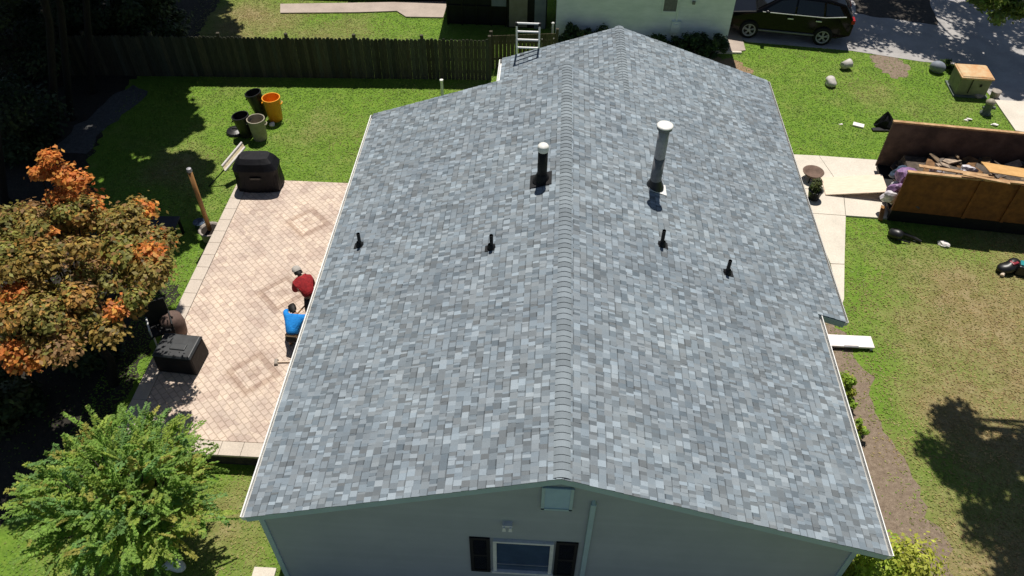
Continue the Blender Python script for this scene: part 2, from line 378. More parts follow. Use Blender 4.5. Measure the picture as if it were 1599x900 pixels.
# concrete walk beside the house, laid in slabs
def slabs(name, polys, mat_, h=.05):
    mb = MB()
    for p in polys:
        c = Vector((sum(q[0] for q in p) / len(p), sum(q[1] for q in p) / len(p)))
        p2 = [tuple(c + (Vector(q[:2]) - c) * (1 - .012 / max(.3, (Vector(q[:2]) - c).length))) for q in p]
        mb.prism(p2, .0, h)
    return structure(obj(name, mb, mat_))
a, b_, c_, d_ = G(1236, 243), G(1278, 245), G(1372, 252), G(1500, 262)
e_, f_, g_, h_ = G(1262, 335), G(1320, 339), G(1392, 344), G(1500, 350)
m1 = G(1316, 300); m0 = G(1255, 297)
slabs('path', [[a, m0, m1, b_], [m0, e_, f_, m1], [b_, m1, f_, g_, c_], [c_, g_, h_, d_],
               [e_, (7.25, 9.6), (7.62, 9.6), f_], [(7.25, 9.6), (7.15, 8.0), (7.3, 8.3), (7.62, 9.6)]], M_conc)
# neighbour's driveway, sidewalk and planting bed
drv = gp((1136, 45), (1165, 66), (1240, 72), (1330, 80), (1440, 97), (1502, 102), (1546, 150), (1590, 205))
drv += [(20, 14.6), (24, 14.6), (24, 34), (6, 34)]
mb = MB(); mb.prism(drv, 0, .012); structure(obj('driveway', mb, M_drive))
mb = MB(); mb.prism(gp((1552, 158), (1585, 206)) + [(20, 14.9), (20, 17.9)], .0, .05); structure(obj('sidewalk', mb, M_conc))
mb = MB(); mb.prism(ragged(gp((1336, 22), (1464, 40), (1446, -20), (1330, -20)), .3, .06, 2), 0, .03); structure(obj('mulch_bed', mb, M_mulch))
mb = MB(); mb.prism(gp((1128, 30), (1150, 30), (1164, 80), (1133, 84)), 0, .04); structure(obj('walkway', mb, M_slab))
mb = MB(); mb.box(((G(1060, 84) + G(1160, 82)) / 2 + Vector((0, 0, .03))), (2.2, .10, .08), RZ(R(2))); structure(obj('kerb_strip', mb, M_conc))
mb = MB(); mb.prism(gp((438, 8), (438, 22), (560, 21), (620, 19), (634, 28), (692, 29), (700, 4)), 0, .05); structure(obj('neighbour_slab', mb, M_slab))

# ------------------------------------------------------------------ the house
A_, RISE, EV, LEN, LN, NN, L2, PX, Q_ = 4.9, 1.659, 3.0, 11.335, 5.05, .60, 14.188, 1.417, 3.162
BR = 5.12; RG = EV + RISE; SL = RISE / A_
ANG = math.atan(SL); COS, SIN = math.cos(ANG), math.sin(ANG)
house = thing('house', 'long low house with a new grey shingle gable roof filling the middle', 'house', (0, 0, 0))
def zr(x): return RG - SL * abs(x)
def zal(x): return RG - SL * PX - SL * (PX - x)
# deck under the shingles
TH = .13
mb = MB()
def deck(poly, zf):
    n = len(poly)
    v = [(x, y, zf(x) - .012) for x, y in poly] + [(x, y, zf(x) - TH) for x, y in poly]
    mb.add(v, [tuple(range(n)), tuple(range(2 * n - 1, n - 1, -1))] + [(i, n + i, n + (i + 1) % n, (i + 1) % n) for i in range(n)])
deck([(-A_, 0.02), (0, 0.02), (0, LEN), (-A_, LEN)], zr)
deck([(0, 0.02), (BR, 0.02), (BR, LN), (BR + NN, LN), (BR + NN, L2), (PX, L2), (PX, LEN), (0, LEN)], zr)
deck([(PX - Q_, LEN - .6), (PX, LEN - .6), (PX, L2), (PX - Q_, L2)], zal)
roof = obj('roof', mb, M_trim, house)
# shingle courses: every tab is a raised tile of its own
EXP = .131
def tabcol(rg):
    t = rg.random()
    if t < .12: k = rg.uniform(.31, .365)
    elif t < .50: k = rg.uniform(.235, .285)
    elif t < .82: k = rg.uniform(.185, .235)
    else: k = rg.uniform(.145, .18)
    wv = rg.uniform(-.008, .009)
    k *= 1.01
    return (k * .85 + wv, k * 1.0, k * 1.10 - wv)
mbs = MB(); rg = random.Random(21)
def courses(x_eave, x_ridge, zf, spans):
    sgn = 1 if x_eave > x_ridge else -1
    run = EXP * COS; k = 0; x0 = x_eave + sgn * .012
    nrm = Vector((sgn * SIN, 0, COS))
    while (x0 - x_ridge) * sgn > 0.02:
        x1 = x0 - sgn * run
        if (x1 - x_ridge) * sgn < 0: x1 = x_ridge
        xm = (x0 + x1) / 2
        for (ya, yb) in spans(xm):
            y = ya - .02 + rg.uniform(-.01, .0); 
            while y < yb:
                wd = rg.choice((.04, .05, .06, .075, .085, .10, .12)) * rg.uniform(.9, 1.1)
                y2 = y + wd
                if y2 > yb - .03: y2 = yb + rg.uniform(.0, .012)
                col = tabcol(rg); hh = rg.choice((.006, .0065, .011, .012))
                top = .003
                a = Vector((x0, y, zf(x0))); b = Vector((x0, y2, zf(x0))); c = Vector((x1, y2, zf(x1))); d = Vector((x1, y, zf(x1)))
                A0, B0 = a + nrm * -.006, b + nrm * -.006
                A1, B1, C1, D1 = a + nrm * hh, b + nrm * hh, c + nrm * top, d + nrm * top
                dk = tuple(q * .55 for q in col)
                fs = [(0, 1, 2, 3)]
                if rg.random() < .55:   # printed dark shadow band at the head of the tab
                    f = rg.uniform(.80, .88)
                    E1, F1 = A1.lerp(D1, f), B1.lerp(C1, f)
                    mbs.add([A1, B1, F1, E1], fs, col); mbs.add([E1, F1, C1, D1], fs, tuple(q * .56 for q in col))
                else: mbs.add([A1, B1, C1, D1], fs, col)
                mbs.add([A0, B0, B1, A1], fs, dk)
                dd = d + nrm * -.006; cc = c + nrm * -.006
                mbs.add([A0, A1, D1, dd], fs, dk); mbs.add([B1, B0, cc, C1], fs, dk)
                y = y2
        x0 = x1; k += 1
courses(-A_, 0, zr, lambda x: [(0, LEN)])
courses(BR + NN, 0, zr, lambda x: [(LN, L2)] if x > BR else ([(0, L2)] if x > PX else [(0, LEN)]))
courses(PX - Q_, PX, zal, lambda x: [(LEN - .02, L2)])
obj('shingles', mbs, M_shingle, roof)
# ridge caps
rg = random.Random(5)
def ridgecaps(xr, z, y0, y1):
    mb = MB(); y = y0 - .02
    wv = .122
    while y < y1:
        k = rg.choice((.205, .225, .24, .26, .28)) ; col = (k * .86, k * 1.0, k * 1.08); y2 = y + .125
        pr = [(-wv, -wv * SL + .010), (-wv * .72, -wv * .70 * SL + .015), (-wv * .35, .002), (0, .009), (wv * .35, .002), (wv * .72, -wv * .70 * SL + .015), (wv, -wv * SL + .010)]
        yo = rg.uniform(-.004, .004)
        fr = [Vector((xr + a + rg.uniform(-.003, .003), y + yo, z + b + .007)) for a, b in pr]; bk = [Vector((xr + a, y2 + .03, z + b - .006)) for a, b in pr]
        lo = [Vector((xr + a, y + yo, z + b - .006)) for a, b in pr]
        n_ = len(pr)
        mb.add(fr + bk, [(i, i + 1, n_ + i + 1, n_ + i) for i in range(n_ - 1)], col)
        mb.add(lo + fr, [(i, i + 1, n_ + i + 1, n_ + i) for i in range(n_ - 1)], tuple(q * .42 for q in col))  # shade on the butt ends is painted into their darker colour
        y = y2
    obj('ridge_cap', mb, M_shingle, roof)
ridgecaps(0, RG, .02, LEN); ridgecaps(PX, RG - SL * PX, LEN - .35, L2)
# fascia boards along the front rake, drip edge, soffits
def rake(x0, x1, zf, y, h=.15, t=.03, drop=.015):
    mb = MB(); a0, a1 = zf(x0) - drop, zf(x1) - drop
    v = [(x0, y - t, a0), (x1, y - t, a1), (x1, y - t, a1 - h), (x0, y - t, a0 - h), (x0, y, a0), (x1, y, a1), (x1, y, a1 - h), (x0, y, a0 - h)]
    mb.add(v, [(0, 1, 2, 3), (7, 6, 5, 4), (0, 4, 5, 1), (3, 2, 6, 7), (1, 5, 6, 2), (0, 3, 7, 4)])
    obj('fascia', mb, M_trim, house)
rake(-A_, 0, zr, .02); rake(0, BR, zr, .02); rake(BR + .003, BR + NN, zr, LN); rake(-A_, PX - Q_, zr, LEN + .03); rake(PX - Q_, 0, zr, LEN + .03)
rake(PX - Q_, PX, zal, L2 + .03); rake(PX, BR + NN, zr, L2 + .03)
# gutters: white troughs with hangers, shingle teeth above
for x_, y0, y1, sg in [(-A_, 0, LEN, -1), (BR, 0, LN - .02, 1), (BR + NN, LN, L2, 1), (PX - Q_, LEN + .05, L2, -1)]:
    z = (zal(x_) if x_ == PX - Q_ else zr(x_)) - .035
    mb = MB()
    pr = [(0, 0), (0, -.10), (.055, -.10), (.075, -.06), (.075, .0), (.092, .0), (.092, -.012)]
    for i in range(len(pr) - 1):
        (a0, b0), (a1, b1) = pr[i], pr[i + 1]
        mb.quad((x_ + sg * a0, y0, z + b0), (x_ + sg * a1, y0, z + b1), (x_ + sg * a1, y1, z + b1), (x_ + sg * a0, y1, z + b0))
    for yy in (y0, y1):
        mb.add([(x_, yy, z), (x_, yy, z - .1), (x_ + sg * .055, yy, z - .1), (x_ + sg * .075, yy, z - .06), (x_ + sg * .075, yy, z)], [(0, 1, 2, 3, 4)])
    g_o = obj('gutter', mb, M_gutter, house)
    sol = g_o.modifiers.new('s', 'SOLIDIFY'); sol.thickness = .004
# walls
FY = .25; WL, WR = -4.86, BR - .28
mb = MB()
z = -.02
def wl(z): return max(WL, -(RG - .14 - z) / SL)
def wr(z): return min(WR, (RG - .14 - z) / SL)
rg = random.Random(14)
while z < RG - .16:
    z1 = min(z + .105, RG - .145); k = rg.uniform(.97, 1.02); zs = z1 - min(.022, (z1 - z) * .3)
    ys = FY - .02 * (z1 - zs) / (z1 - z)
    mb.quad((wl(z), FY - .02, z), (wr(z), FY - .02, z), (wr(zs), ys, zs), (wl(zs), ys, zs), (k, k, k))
    mb.quad((wl(zs), ys, zs), (wr(zs), ys, zs), (wr(z1), FY, z1), (wl(z1), FY, z1), (k * .56, k * .57, k * .59))  # lap line: occlusion under the board above painted as a darker strip
    mb.quad((wl(z), FY, z), (wr(z), FY, z), (wr(z), FY - .02, z), (wl(z), FY - .02, z))
    z = z1
front = obj('wall', mb, M_siding, house)
def plainwall(a, b, za, zb=None):
    mb = MB(); a = Vector(a); b = Vector(b); d = (b - a).normalized(); nn = Vector((-d.y, d.x)) * .05
    z = 0
    zt = za
    while z < zt - .01:
        z1 = min(z + .105, zt)
        mb.quad((a.x, a.y, z), (b.x, b.y, z), (b.x, b.y, z1), (a.x, a.y, z1)); z = z1
    return obj('wall', mb, M_siding, house)
ez = EV - .1
plainwall((WL, LEN - .25), (WL, FY + .01), zr(WL) - TH - .003); plainwall((WR, FY + .01), (WR, LN + .3), zr(WR) - TH - .003)
plainwall((WR, LN + .3), (BR + NN - .3, LN + .3), zr(BR + NN - .3) - TH); plainwall((BR + NN - .3, LN + .3), (BR + NN - .3, L2 - .3), zr(BR + NN - .3) - TH - .003)
def gable_wall(x0, x1, y, zf):
    mb = MB(); mb.add([(x0, y, 0), (x1, y, 0), (x1, y, zf(x1) - TH), ((x0 + x1) / 2, y, zf((x0 + x1) / 2) - TH), (x0, y, zf(x0) - TH)], [(0, 1, 2, 3, 4)]); return obj('wall', mb, M_siding, house)
gable_wall(WL, 0, LEN - .25, zr); gable_wall(0, PX, LEN - .25, zr); gable_wall(PX - Q_ + .3, PX, L2 - .3, zal); gable_wall(PX, BR + NN - .3, L2 - .3, zr)
plainwall((PX - Q_ + .3, L2 - .3), (PX - Q_ + .3, LEN - .25), zal(PX - Q_ + .3) - TH)
for x_ in (WL + .045, WR - .045):
    mb = MB(); mb.box((x_, FY - .012, (zr(x_) - .16) / 2), (.09, .05, zr(x_) - .16)); obj('corner_board', mb, M_trim, house)
mb = MB()    # soffit under the front overhang
mb.quad((-A_, .03, zr(-A_) - TH - .006), (0, .03, RG - TH - .006), (0, FY, RG - TH - .006), (-A_, FY, zr(-A_) - TH - .006))
mb.quad((0, .03, RG - TH - .006), (BR, .03, zr(BR) - TH - .006), (BR, FY, zr(BR) - TH - .006), (0, FY, RG - TH - .006))
obj('soffit', mb, M_trim, house)
# gable vent cover with louvres behind a flat frame
mb = MB(); mb.box((-.02, FY - .035, 3.70), (.46, .035, .60))
gv = obj('gable_vent', mb, M_ventp, house, bevel=.006)
mb = MB()
for x_, z_, w_, h_2 in ((-.235, 3.70, .05, .64), (.195, 3.70, .05, .64), (-.02, 3.395, .48, .05)):
    mb.box((x_, FY - .05, z_), (w_, .03, h_2))
obj('frame', mb, M_trim, gv)
mb = MB(); mb.box((-.77, FY - .05, 2.83), (.16, .09, .05)); mb.box((-.82, FY - .09, 2.78), (.06, .09, .09), top=(.7, .7)); mb.box((-.72, FY - .09, 2.78), (.06, .09, .09), top=(.7, .7))
part_label(obj('flood_light', mb, M_white, house), 'small pale twin flood light above the front window')
mb = MB(); mb.box((.535, FY - .045, 1.80), (.085, .06, 3.62)); mb.tube([(.535, FY - .05, 3.6), (.535, FY + .02, 3.66)], .035)
obj('conduit', mb, M_trim, house, bevel=.01)
# window
wx0, wx1, wz0, wz1 = -1.01, -.0, 1.08, 2.24
mb = MB()
for c, d in [(((wx0 + wx1) / 2, FY - .03, wz1 - .025), (1.01, .07, .05)), (((wx0 + wx1) / 2, FY - .035, wz0 + .03), (1.05, .09, .06)), ((wx0 + .03, FY - .03, (wz0 + wz1) / 2), (.06, .068, wz1 - wz0 - .11)), ((wx1 - .03, FY - .03, (wz0 + wz1) / 2), (.06, .068, wz1 - wz0 - .11))]:
    mb.box(c, d)
win = obj('window', mb, M_white, house, bevel=.004)
mb = MB(); mb.box(((wx0 + wx1) / 2, FY - .016, (wz0 + wz1) / 2), (.9, .012, 1.06)); obj('glass', mb, M_glass, win)
mb = MB(); mb.box(((wx0 + wx1) / 2, FY - .03, wz0 + .30), (.895, .022, .022)); obj('sash', mb, M_bluegrey, win)
for x0, x1 in ((-1.40, -1.06), (.035, .40)):
    mb = MB(); xc = (x0 + x1) / 2; w_ = x1 - x0
    for xx in (x0 + .03, x1 - .03): mb.box((xx, FY - .03, 1.66), (.06, .03, 1.24))
    for zz in (1.07, 1.66, 2.25): mb.box((xc, FY - .03, zz), (w_ - .12, .028, .07))
    zz = 1.13
    while zz < 2.2:
        mb.box((xc, FY - .026, zz), (w_ - .12, .014, .036), Matrix.Rotation(R(25), 3, 'X')); zz += .04
    obj('shutter', mb, M_shutter, house)
# plumbing vents
for vx, vy, h in ((-4.22, 6.1, .33), (-1.38, 5.16, .33), (1.92, 5.66, .38), (3.25, 5.42, .34)):
    z = zr(vx); sg = 1 if vx > 0 else -1
    mb = MB(); mb.tube([(vx, vy, z - .1), (vx, vy, z + h)], .036, 12, cap=False); mb.tube([(vx, vy, z + h - .05), (vx, vy, z + h - .04)], .030, 12)
    pp = obj('vent_pipe', mb, M_black, house)
    mb = MB(); Mx = Matrix.Rotation(ANG * sg, 3, 'Y')
    mb.box((vx + sg * .03, vy, z + .012 - SL * .03), (.20, .17, .012), Mx)
    mb.lathe([(.085, 0), (.07, .05), (.045, .09), (.037, .10)], 12, (vx, vy, z + .01), M=Mx)
    obj('boot', mb, M_black, pp)
# short black flue
fx, fy = -.48, 6.92; z = zr(fx)
mb = MB(); mb.tube([(fx, fy, z - .1), (fx, fy, z + .74)], .10, 20); fl = part_label(obj('flue_pipe', mb, M_black, house, True), 'short black flue left of the ridge with a white cap')
mb = MB(); mb.lathe([(.095, .72), (.112, .74), (.112, .84), (.09, .87), (.0, .88)], 20, (fx, fy, z)); obj('cap', mb, M_white, fl, True)
mb = MB(); mb.lathe([(.19, .0), (.16, .05), (.115, .16), (.10, .18)], 18, (fx, fy, z)); mb.box((fx - .02, fy, z + .015), (.46, .42, .012), Matrix.Rotation(-ANG, 3, 'Y')); obj('flashing', mb, M_black, fl)
# tall steel flue
fx, fy = 1.91, 7.48; z = zr(fx)
mb = MB(); mb.tube([(fx, fy, z + .75), (fx, fy, z + 1.5)], .112, 20); tf = part_label(obj('flue_pipe', mb, M_metal, house, True), 'tall steel flue right of the ridge with a round white cap')
mb = MB(); mb.tube([(fx, fy, z - .1), (fx, fy, z + .76)], .118, 20); obj('lower_pipe', mb, M_pipe, tf, True)
mb = MB(); mb.lathe([(.12, 1.44), (.152, 1.46), (.155, 1.52)], 20, (fx, fy, z)); obj('cap_skirt', mb, M_pipe, tf)
mb = MB(); mb.lathe([(.155, 1.52), (.168, 1.525), (.162, 1.545), (.12, 1.555), (0, 1.56)], 20, (fx, fy, z)); obj('cap', mb, M_white, tf, True)
mb = MB(); mb.lathe([(.20, .0), (.185, .05), (.13, .17), (.119, .2)], 18, (fx, fy, z)); obj('storm_collar', mb, M_blackp, tf, True)
mb = MB(); mb.box((fx + .06, fy + -.03, z + .02 - SL * .06), (.40, .34, .012), Matrix.Rotation(ANG, 3, 'Y')); obj('flashing', mb, M_white, tf)

# ------------------------------------------------------------------ foliage
def leaves(name, pts, nrm, size, cols, mat_, parent=None, aspect=.55, tang=None):
    n = len(pts); nrm = nrm / (np.linalg.norm(nrm, axis=1, keepdims=True) + 1e-9)
    t = RNG.normal(size=(n, 3)) if tang is None else tang + RNG.normal(size=(n, 3)) * .25
    t -= nrm * (t * nrm).sum(1, keepdims=True); t /= (np.linalg.norm(t, axis=1, keepdims=True) + 1e-9)
    b = np.cross(nrm, t); s = np.asarray(size).reshape(-1, 1) * np.ones((n, 1))
    V = np.stack([pts - t * s * .5, pts + b * s * aspect * .5 + t * s * .05, pts + t * s * .5, pts - b * s * aspect * .5 + t * s * .05], 1).reshape(-1, 3)
    me = bpy.data.meshes.new(name)
    me.vertices.add(4 * n); me.vertices.foreach_set('co', V.astype('f4').ravel())
    me.loops.add(4 * n); me.loops.foreach_set('vertex_index', np.arange(4 * n, dtype='i4'))
    me.polygons.add(n); me.polygons.foreach_set('loop_start', np.arange(0, 4 * n, 4, dtype='i4'))
    me.update(calc_edges=True)
    a = me.attributes.new('col', 'FLOAT_COLOR', 'FACE'); c = np.ones((n, 4), 'f4'); c[:, :3] = cols; a.data.foreach_set('color', c.ravel())
    me.materials.append(mat_)
    o = bpy.data.objects.new(name, me); scene.collection.objects.link(o)
    if parent: o.parent = parent
    return o
def clump_points(centers, radii, per, flat=1.0, shell=.55):
    P, Nn, idx = [], [], []
    for i, (c, r) in enumerate(zip(centers, radii)):
        k = per if np.isscalar(per) else per[i]
        d = RNG.normal(size=(k, 3)); d /= np.linalg.norm(d, axis=1, keepdims=True)
        rr = (shell + (1 - shell) * RNG.random((k, 1))) * r * (1 + .35 * RNG.normal(size=(k, 1)) * .6)
        p = d * rr; p[:, 2] *= flat
        P.append(p + c); nn = d.copy(); nn[:, 2] = np.abs(nn[:, 2]) + .8; Nn.append(nn + RNG.normal(size=(k, 3)) * .45); idx += [i] * k
    return np.concatenate(P), np.concatenate(Nn), np.array(idx)
def trunk_mesh(base, fork, tips, r0, wob=.1, mat_=M_bark, parent=None, thin=.02):
    mb = MB(); base, fork = Vector(base), Vector(fork); rg = random.Random(int(base.x * 100))
    mid = base.lerp(fork, .5) + Vector((rg.uniform(-wob, wob), rg.uniform(-wob, wob), 0))
    mb.tube([base - Vector((0, 0, .05)), base + Vector((0, 0, .15)), mid, fork], [r0 * 1.45, r0 * 1.05, r0 * .9, r0 * .75], 9)
    for t in tips:
        t = Vector(t); m1 = fork.lerp(t, .4) + Vector((rg.uniform(-wob, wob), rg.uniform(-wob, wob), rg.uniform(0, wob) * 1.5))
        mb.tube([fork - Vector((0, 0, .05)), m1, t], [r0 * .5, r0 * .28, thin], 6)
    return obj('trunk', mb, mat_, parent, True)
def leafcol(base, n, var=.25, hue=.15):
    k = 1 + RNG.normal(size=(n, 1)) * var; k = np.clip(k, .35, 1.9)
    c = np.array(base) * k * (1 + RNG.normal(size=(n, 3)) * hue * .5)
    return np.clip(c, .003, .9)
def ell(c, r, k, top=False):
    d = RNG.normal(size=(k, 3)); d /= np.linalg.norm(d, axis=1, keepdims=True)
    if top: d[:, 2] = np.abs(d[:, 2]) - .25
    return np.array(c) + d * np.array(r) * (RNG.random((k, 1)) ** .33)

# autumn tree beside the patio
OC = np.array([-9.75, 4.55, 3.7])
ot = thing('autumn_tree', 'broad autumn tree with olive, brown and orange leaves left of the patio', 'tree', (-10.0, 4.6, 0))
off = np.array([-10.0, 4.6, 0])
cen = ell(OC, (2.4, 2.2, 1.2), 152, True)
spire = np.array([[-9.75, 5.9, 4.9], [-9.9, 6.0, 5.2], [-9.5, 5.9, 4.75], [-9.75, 5.75, 4.5], [-10.15, 5.9, 4.9]]) + np.array([-.15, .1, .0])
cen = np.concatenate([cen, spire]); rad = RNG.uniform(.2, .46, len(cen)); rad[-5:] = (.3, .22, .3, .3, .22)
P, Nn, idx = clump_points(cen, rad, 330, .55)
pal = np.array([(.30, .235, .06), (.35, .24, .06), (.22, .21, .05), (.30, .175, .075), (.44, .24, .06), (.74, .235, .055), (.27, .27, .06)])
w_ = np.array([.24, .2, .19, .13, .07, .03, .14])
pick = RNG.choice(len(pal), len(cen), p=w_ / w_.sum())
edge = (((cen - OC) / np.array([2.25, 2.05, 1.15])) ** 2).sum(1)
pick[(edge > .6) & (RNG.random(len(cen)) < .17)] = 5; pick[-5:] = 5
bc = pal[pick][idx]; jump = RNG.random(len(idx)) < .35; bc[jump] = pal[RNG.choice(5, jump.sum())]
hot = pick[idx] == 5; bc[hot & jump] = (.75, .32, .07)
leaves('crown', P - off, Nn, RNG.uniform(.055, .14, len(P)), np.clip(bc * (1 + RNG.normal(size=(len(P), 1)) * .28), .004, .8), M_leaf, ot, .6)
trunk_mesh((0, 0, 0), (.1, 0, 1.5), [tuple(c - off) for c in cen[::4]], .10, .15, M_barkdark, ot, .012)

# feathery green tree at the lower left
GCn = np.array([-7.52, .78, 1.95])
gt = thing('feathery_tree', 'bright green feathery tree in the lower left corner of the yard', 'tree', (-7.5, .7, 0))
off = np.array([-7.5, .7, 0])
ns = 1120
d = RNG.normal(size=(ns, 3)); d /= np.linalg.norm(d, axis=1, keepdims=True); d[:, 2] = d[:, 2] * .75 + .18
rr = RNG.random((ns, 1)) ** .42
org = GCn + d * rr * np.array([1.50, 1.34, .98]) * RNG.choice((.86, 1.0, 1.06), (ns, 1))
dirs = d * np.array([1, 1, .8]) + RNG.normal(size=(ns, 3)) * .46 + np.array([0, .0, .28]); dirs /= np.linalg.norm(dirs, axis=1, keepdims=True)
ln = RNG.uniform(.26, .56, ns); ln[RNG.random(ns) < .12] *= 1.65
P, Nn, Tg, Cc, Sz = [], [], [], [], []
tw = MB(); rg = random.Random(3)
for i in range(ns):
    k = int(84 * ln[i] / .5); f = np.sort(RNG.random(k)); side = RNG.choice((-1, 1), k)
    up = RNG.normal(size=3) * .5 + np.array([0, 0, 1]); b = np.cross(dirs[i], up); b /= np.linalg.norm(b)
    sag = np.array([0, 0, -1.0]) * (f[:, None] ** 2) * .10
    wdt = (.10 * (1 - f * .75))[:, None]
    p = org[i] + dirs[i] * (f[:, None] * ln[i]) + sag + b * side[:, None] * wdt * (.3 + .7 * RNG.random((k, 1)))
    P.append(p); Nn.append(np.abs(np.cross(dirs[i], b))[None, :] * np.array([0, 0, 1.]) + RNG.normal(size=(k, 3)) * .38 + np.array([0, .15, .7])); Tg.append(dirs[i] * .8 + b * side[:, None] * .8)
    g = RNG.random(); base = np.array([(.30, .47, .095), (.40, .53, .10), (.24, .42, .13), (.48, .46, .11)][0 if g < .45 else 1 if g < .68 else 2 if g < .92 else 3])
    Cc.append(np.clip(base * (1 + RNG.normal(size=(k, 1)) * .22), .01, .6)); Sz.append(RNG.uniform(.045, .085, k))
    if i % 3 == 0:
        tw.tube([org[i] - off, org[i] + dirs[i] * ln[i] * .6 - off], [.008, .003], 4)
leaves('crown', np.concatenate(P) - off, np.concatenate(Nn), np.concatenate(Sz), np.concatenate(Cc), M_leafsoft, gt, .42, np.concatenate(Tg))
trunk_mesh((0, 0, 0), (.0, 0, .8), [tuple(o - off) for o in org[::14]], .10, .1, M_bark, gt, .012)

# tall shade trees beyond the left edge of the yard: (shadow centre x, y, crown height, radius)
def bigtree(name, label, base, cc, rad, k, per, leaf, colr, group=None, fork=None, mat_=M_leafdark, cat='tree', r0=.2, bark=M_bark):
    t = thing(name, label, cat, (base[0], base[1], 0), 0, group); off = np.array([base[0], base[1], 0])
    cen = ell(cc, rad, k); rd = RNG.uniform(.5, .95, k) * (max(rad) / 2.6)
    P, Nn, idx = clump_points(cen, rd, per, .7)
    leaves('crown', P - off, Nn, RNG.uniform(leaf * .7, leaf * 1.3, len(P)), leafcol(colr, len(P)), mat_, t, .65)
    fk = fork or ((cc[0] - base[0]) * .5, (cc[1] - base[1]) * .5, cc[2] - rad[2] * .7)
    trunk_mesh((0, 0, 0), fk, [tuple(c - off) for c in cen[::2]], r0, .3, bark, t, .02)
    return t
SH = 1 / math.tan(SUN_EL)
shade = [(-14.2, 15.9, 9.5, 1.9), (-14.0, 12.4, 9.0, 1.8), (-11.9, 10.4, 8.5, 1.6), (-16.2, 17.5, 11, 2.7), (-17.0, 13.0, 10.5, 2.7), (-15.8, 9.3, 9.5, 2.5), (-15.6, 5.2, 9, 2.4), (-14.2, 20.2, 11, 2.0), (-16.2, 22.0, 12, 2.8), (-19.8, 19.0, 12, 3.0), (-19.8, 9.5, 11, 2.8), (-13.7, 2.0, 9, 2.0), (-17.5, 26.5, 13, 3.0), (-21, 14.5, 12, 2.7), (-12.9, 14.7, 10, 1.3), (-11.6, 12.0, 9, 1.2), (-11.2, 9.4, 8.5, 1.35), (-10.5, 6.2, 9.5, 1.15)]
labs = ['tall shade tree whose trunk stands at the ragged lawn edge', 'tall shade tree beside the worn trail in the woodland', 'slim shade tree nearest the wooden umbrella pole', 'tall dark tree just left of the fence end', 'tall dark tree in the middle of the left woodland', 'tall tree just behind the autumn tree', 'tall tree left of the autumn tree at the picture edge', 'tall tree beyond the fence by the sunny back lawn', 'tall tree standing behind the fence in deep shade', 'tall tree by the blue grey tarp in the far left corner', 'tall tree at the far left edge in deep shade', 'tall tree left of the feathery green tree', 'rearmost tall tree of the left woodland', 'tall tree at the left border of the picture beyond the trail', 'slender tall tree reaching over the left edge of the lawn', 'slender tall tree reaching over the wooden pole', 'slender tall tree reaching over the slate topped table', 'slender tall tree reaching over the autumn tree']
for (sx, sy, h, r), lb in zip(shade, labs):
    cc = (sx + math.sin(SUN_AZ) * SH * h, sy + math.cos(SUN_AZ) * SH * h, h)
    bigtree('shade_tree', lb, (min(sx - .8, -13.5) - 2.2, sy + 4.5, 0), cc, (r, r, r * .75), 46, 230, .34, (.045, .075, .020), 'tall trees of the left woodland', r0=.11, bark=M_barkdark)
# shrubs under them
def shrub(name, label, loc, rad, k, per, leaf, cols, group, cat='shrub', mat_=M_leafdark, aspect=.55, stems=True):
    t = thing(name, label, cat, (loc[0], loc[1], loc[2] if len(loc) > 2 else 0), 0, group)
    cen = ell((0, 0, rad[2] * .95), rad, k, False); cen[:, 2] = np.maximum(cen[:, 2], .08)
    rd = RNG.uniform(.30, .5, k) * max(rad) * .8
    P, Nn, idx = clump_points(cen, rd, per, .8)
    P[:, 2] = np.maximum(P[:, 2], .02)
    cl = np.array(cols)[RNG.integers(0, len(cols), k)][idx]
    leaves('foliage', P, Nn, RNG.uniform(leaf * .7, leaf * 1.3, len(P)), np.clip(cl * (1 + RNG.normal(size=(len(P), 1)) * .25), .004, .7), mat_, t, aspect)
    if stems:
        mb = MB()
        for c in cen[::2]: mb.tube([(c[0] * .15, c[1] * .15, 0), (c[0] * .7, c[1] * .7, c[2] * .6), tuple(c)], [.02, .013, .006], 5)
        obj('stem', mb, M_bark, t)
    return t
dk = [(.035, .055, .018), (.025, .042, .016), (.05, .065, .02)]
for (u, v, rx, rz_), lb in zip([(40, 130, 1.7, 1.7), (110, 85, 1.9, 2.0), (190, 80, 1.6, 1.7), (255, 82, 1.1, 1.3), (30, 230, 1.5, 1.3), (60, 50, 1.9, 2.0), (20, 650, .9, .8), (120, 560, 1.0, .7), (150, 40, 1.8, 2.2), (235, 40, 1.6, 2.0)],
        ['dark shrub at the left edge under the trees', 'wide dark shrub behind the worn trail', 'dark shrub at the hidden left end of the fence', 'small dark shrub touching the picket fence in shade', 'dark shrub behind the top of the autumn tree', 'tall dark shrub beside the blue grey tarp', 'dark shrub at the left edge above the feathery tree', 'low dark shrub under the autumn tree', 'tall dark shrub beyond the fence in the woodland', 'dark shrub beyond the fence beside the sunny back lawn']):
    q = G(u, v); shrub('shrub', lb, (q.x, q.y), (rx, rx, rz_), 26, 220, .15, dk, 'dark shrubs in the left woodland')
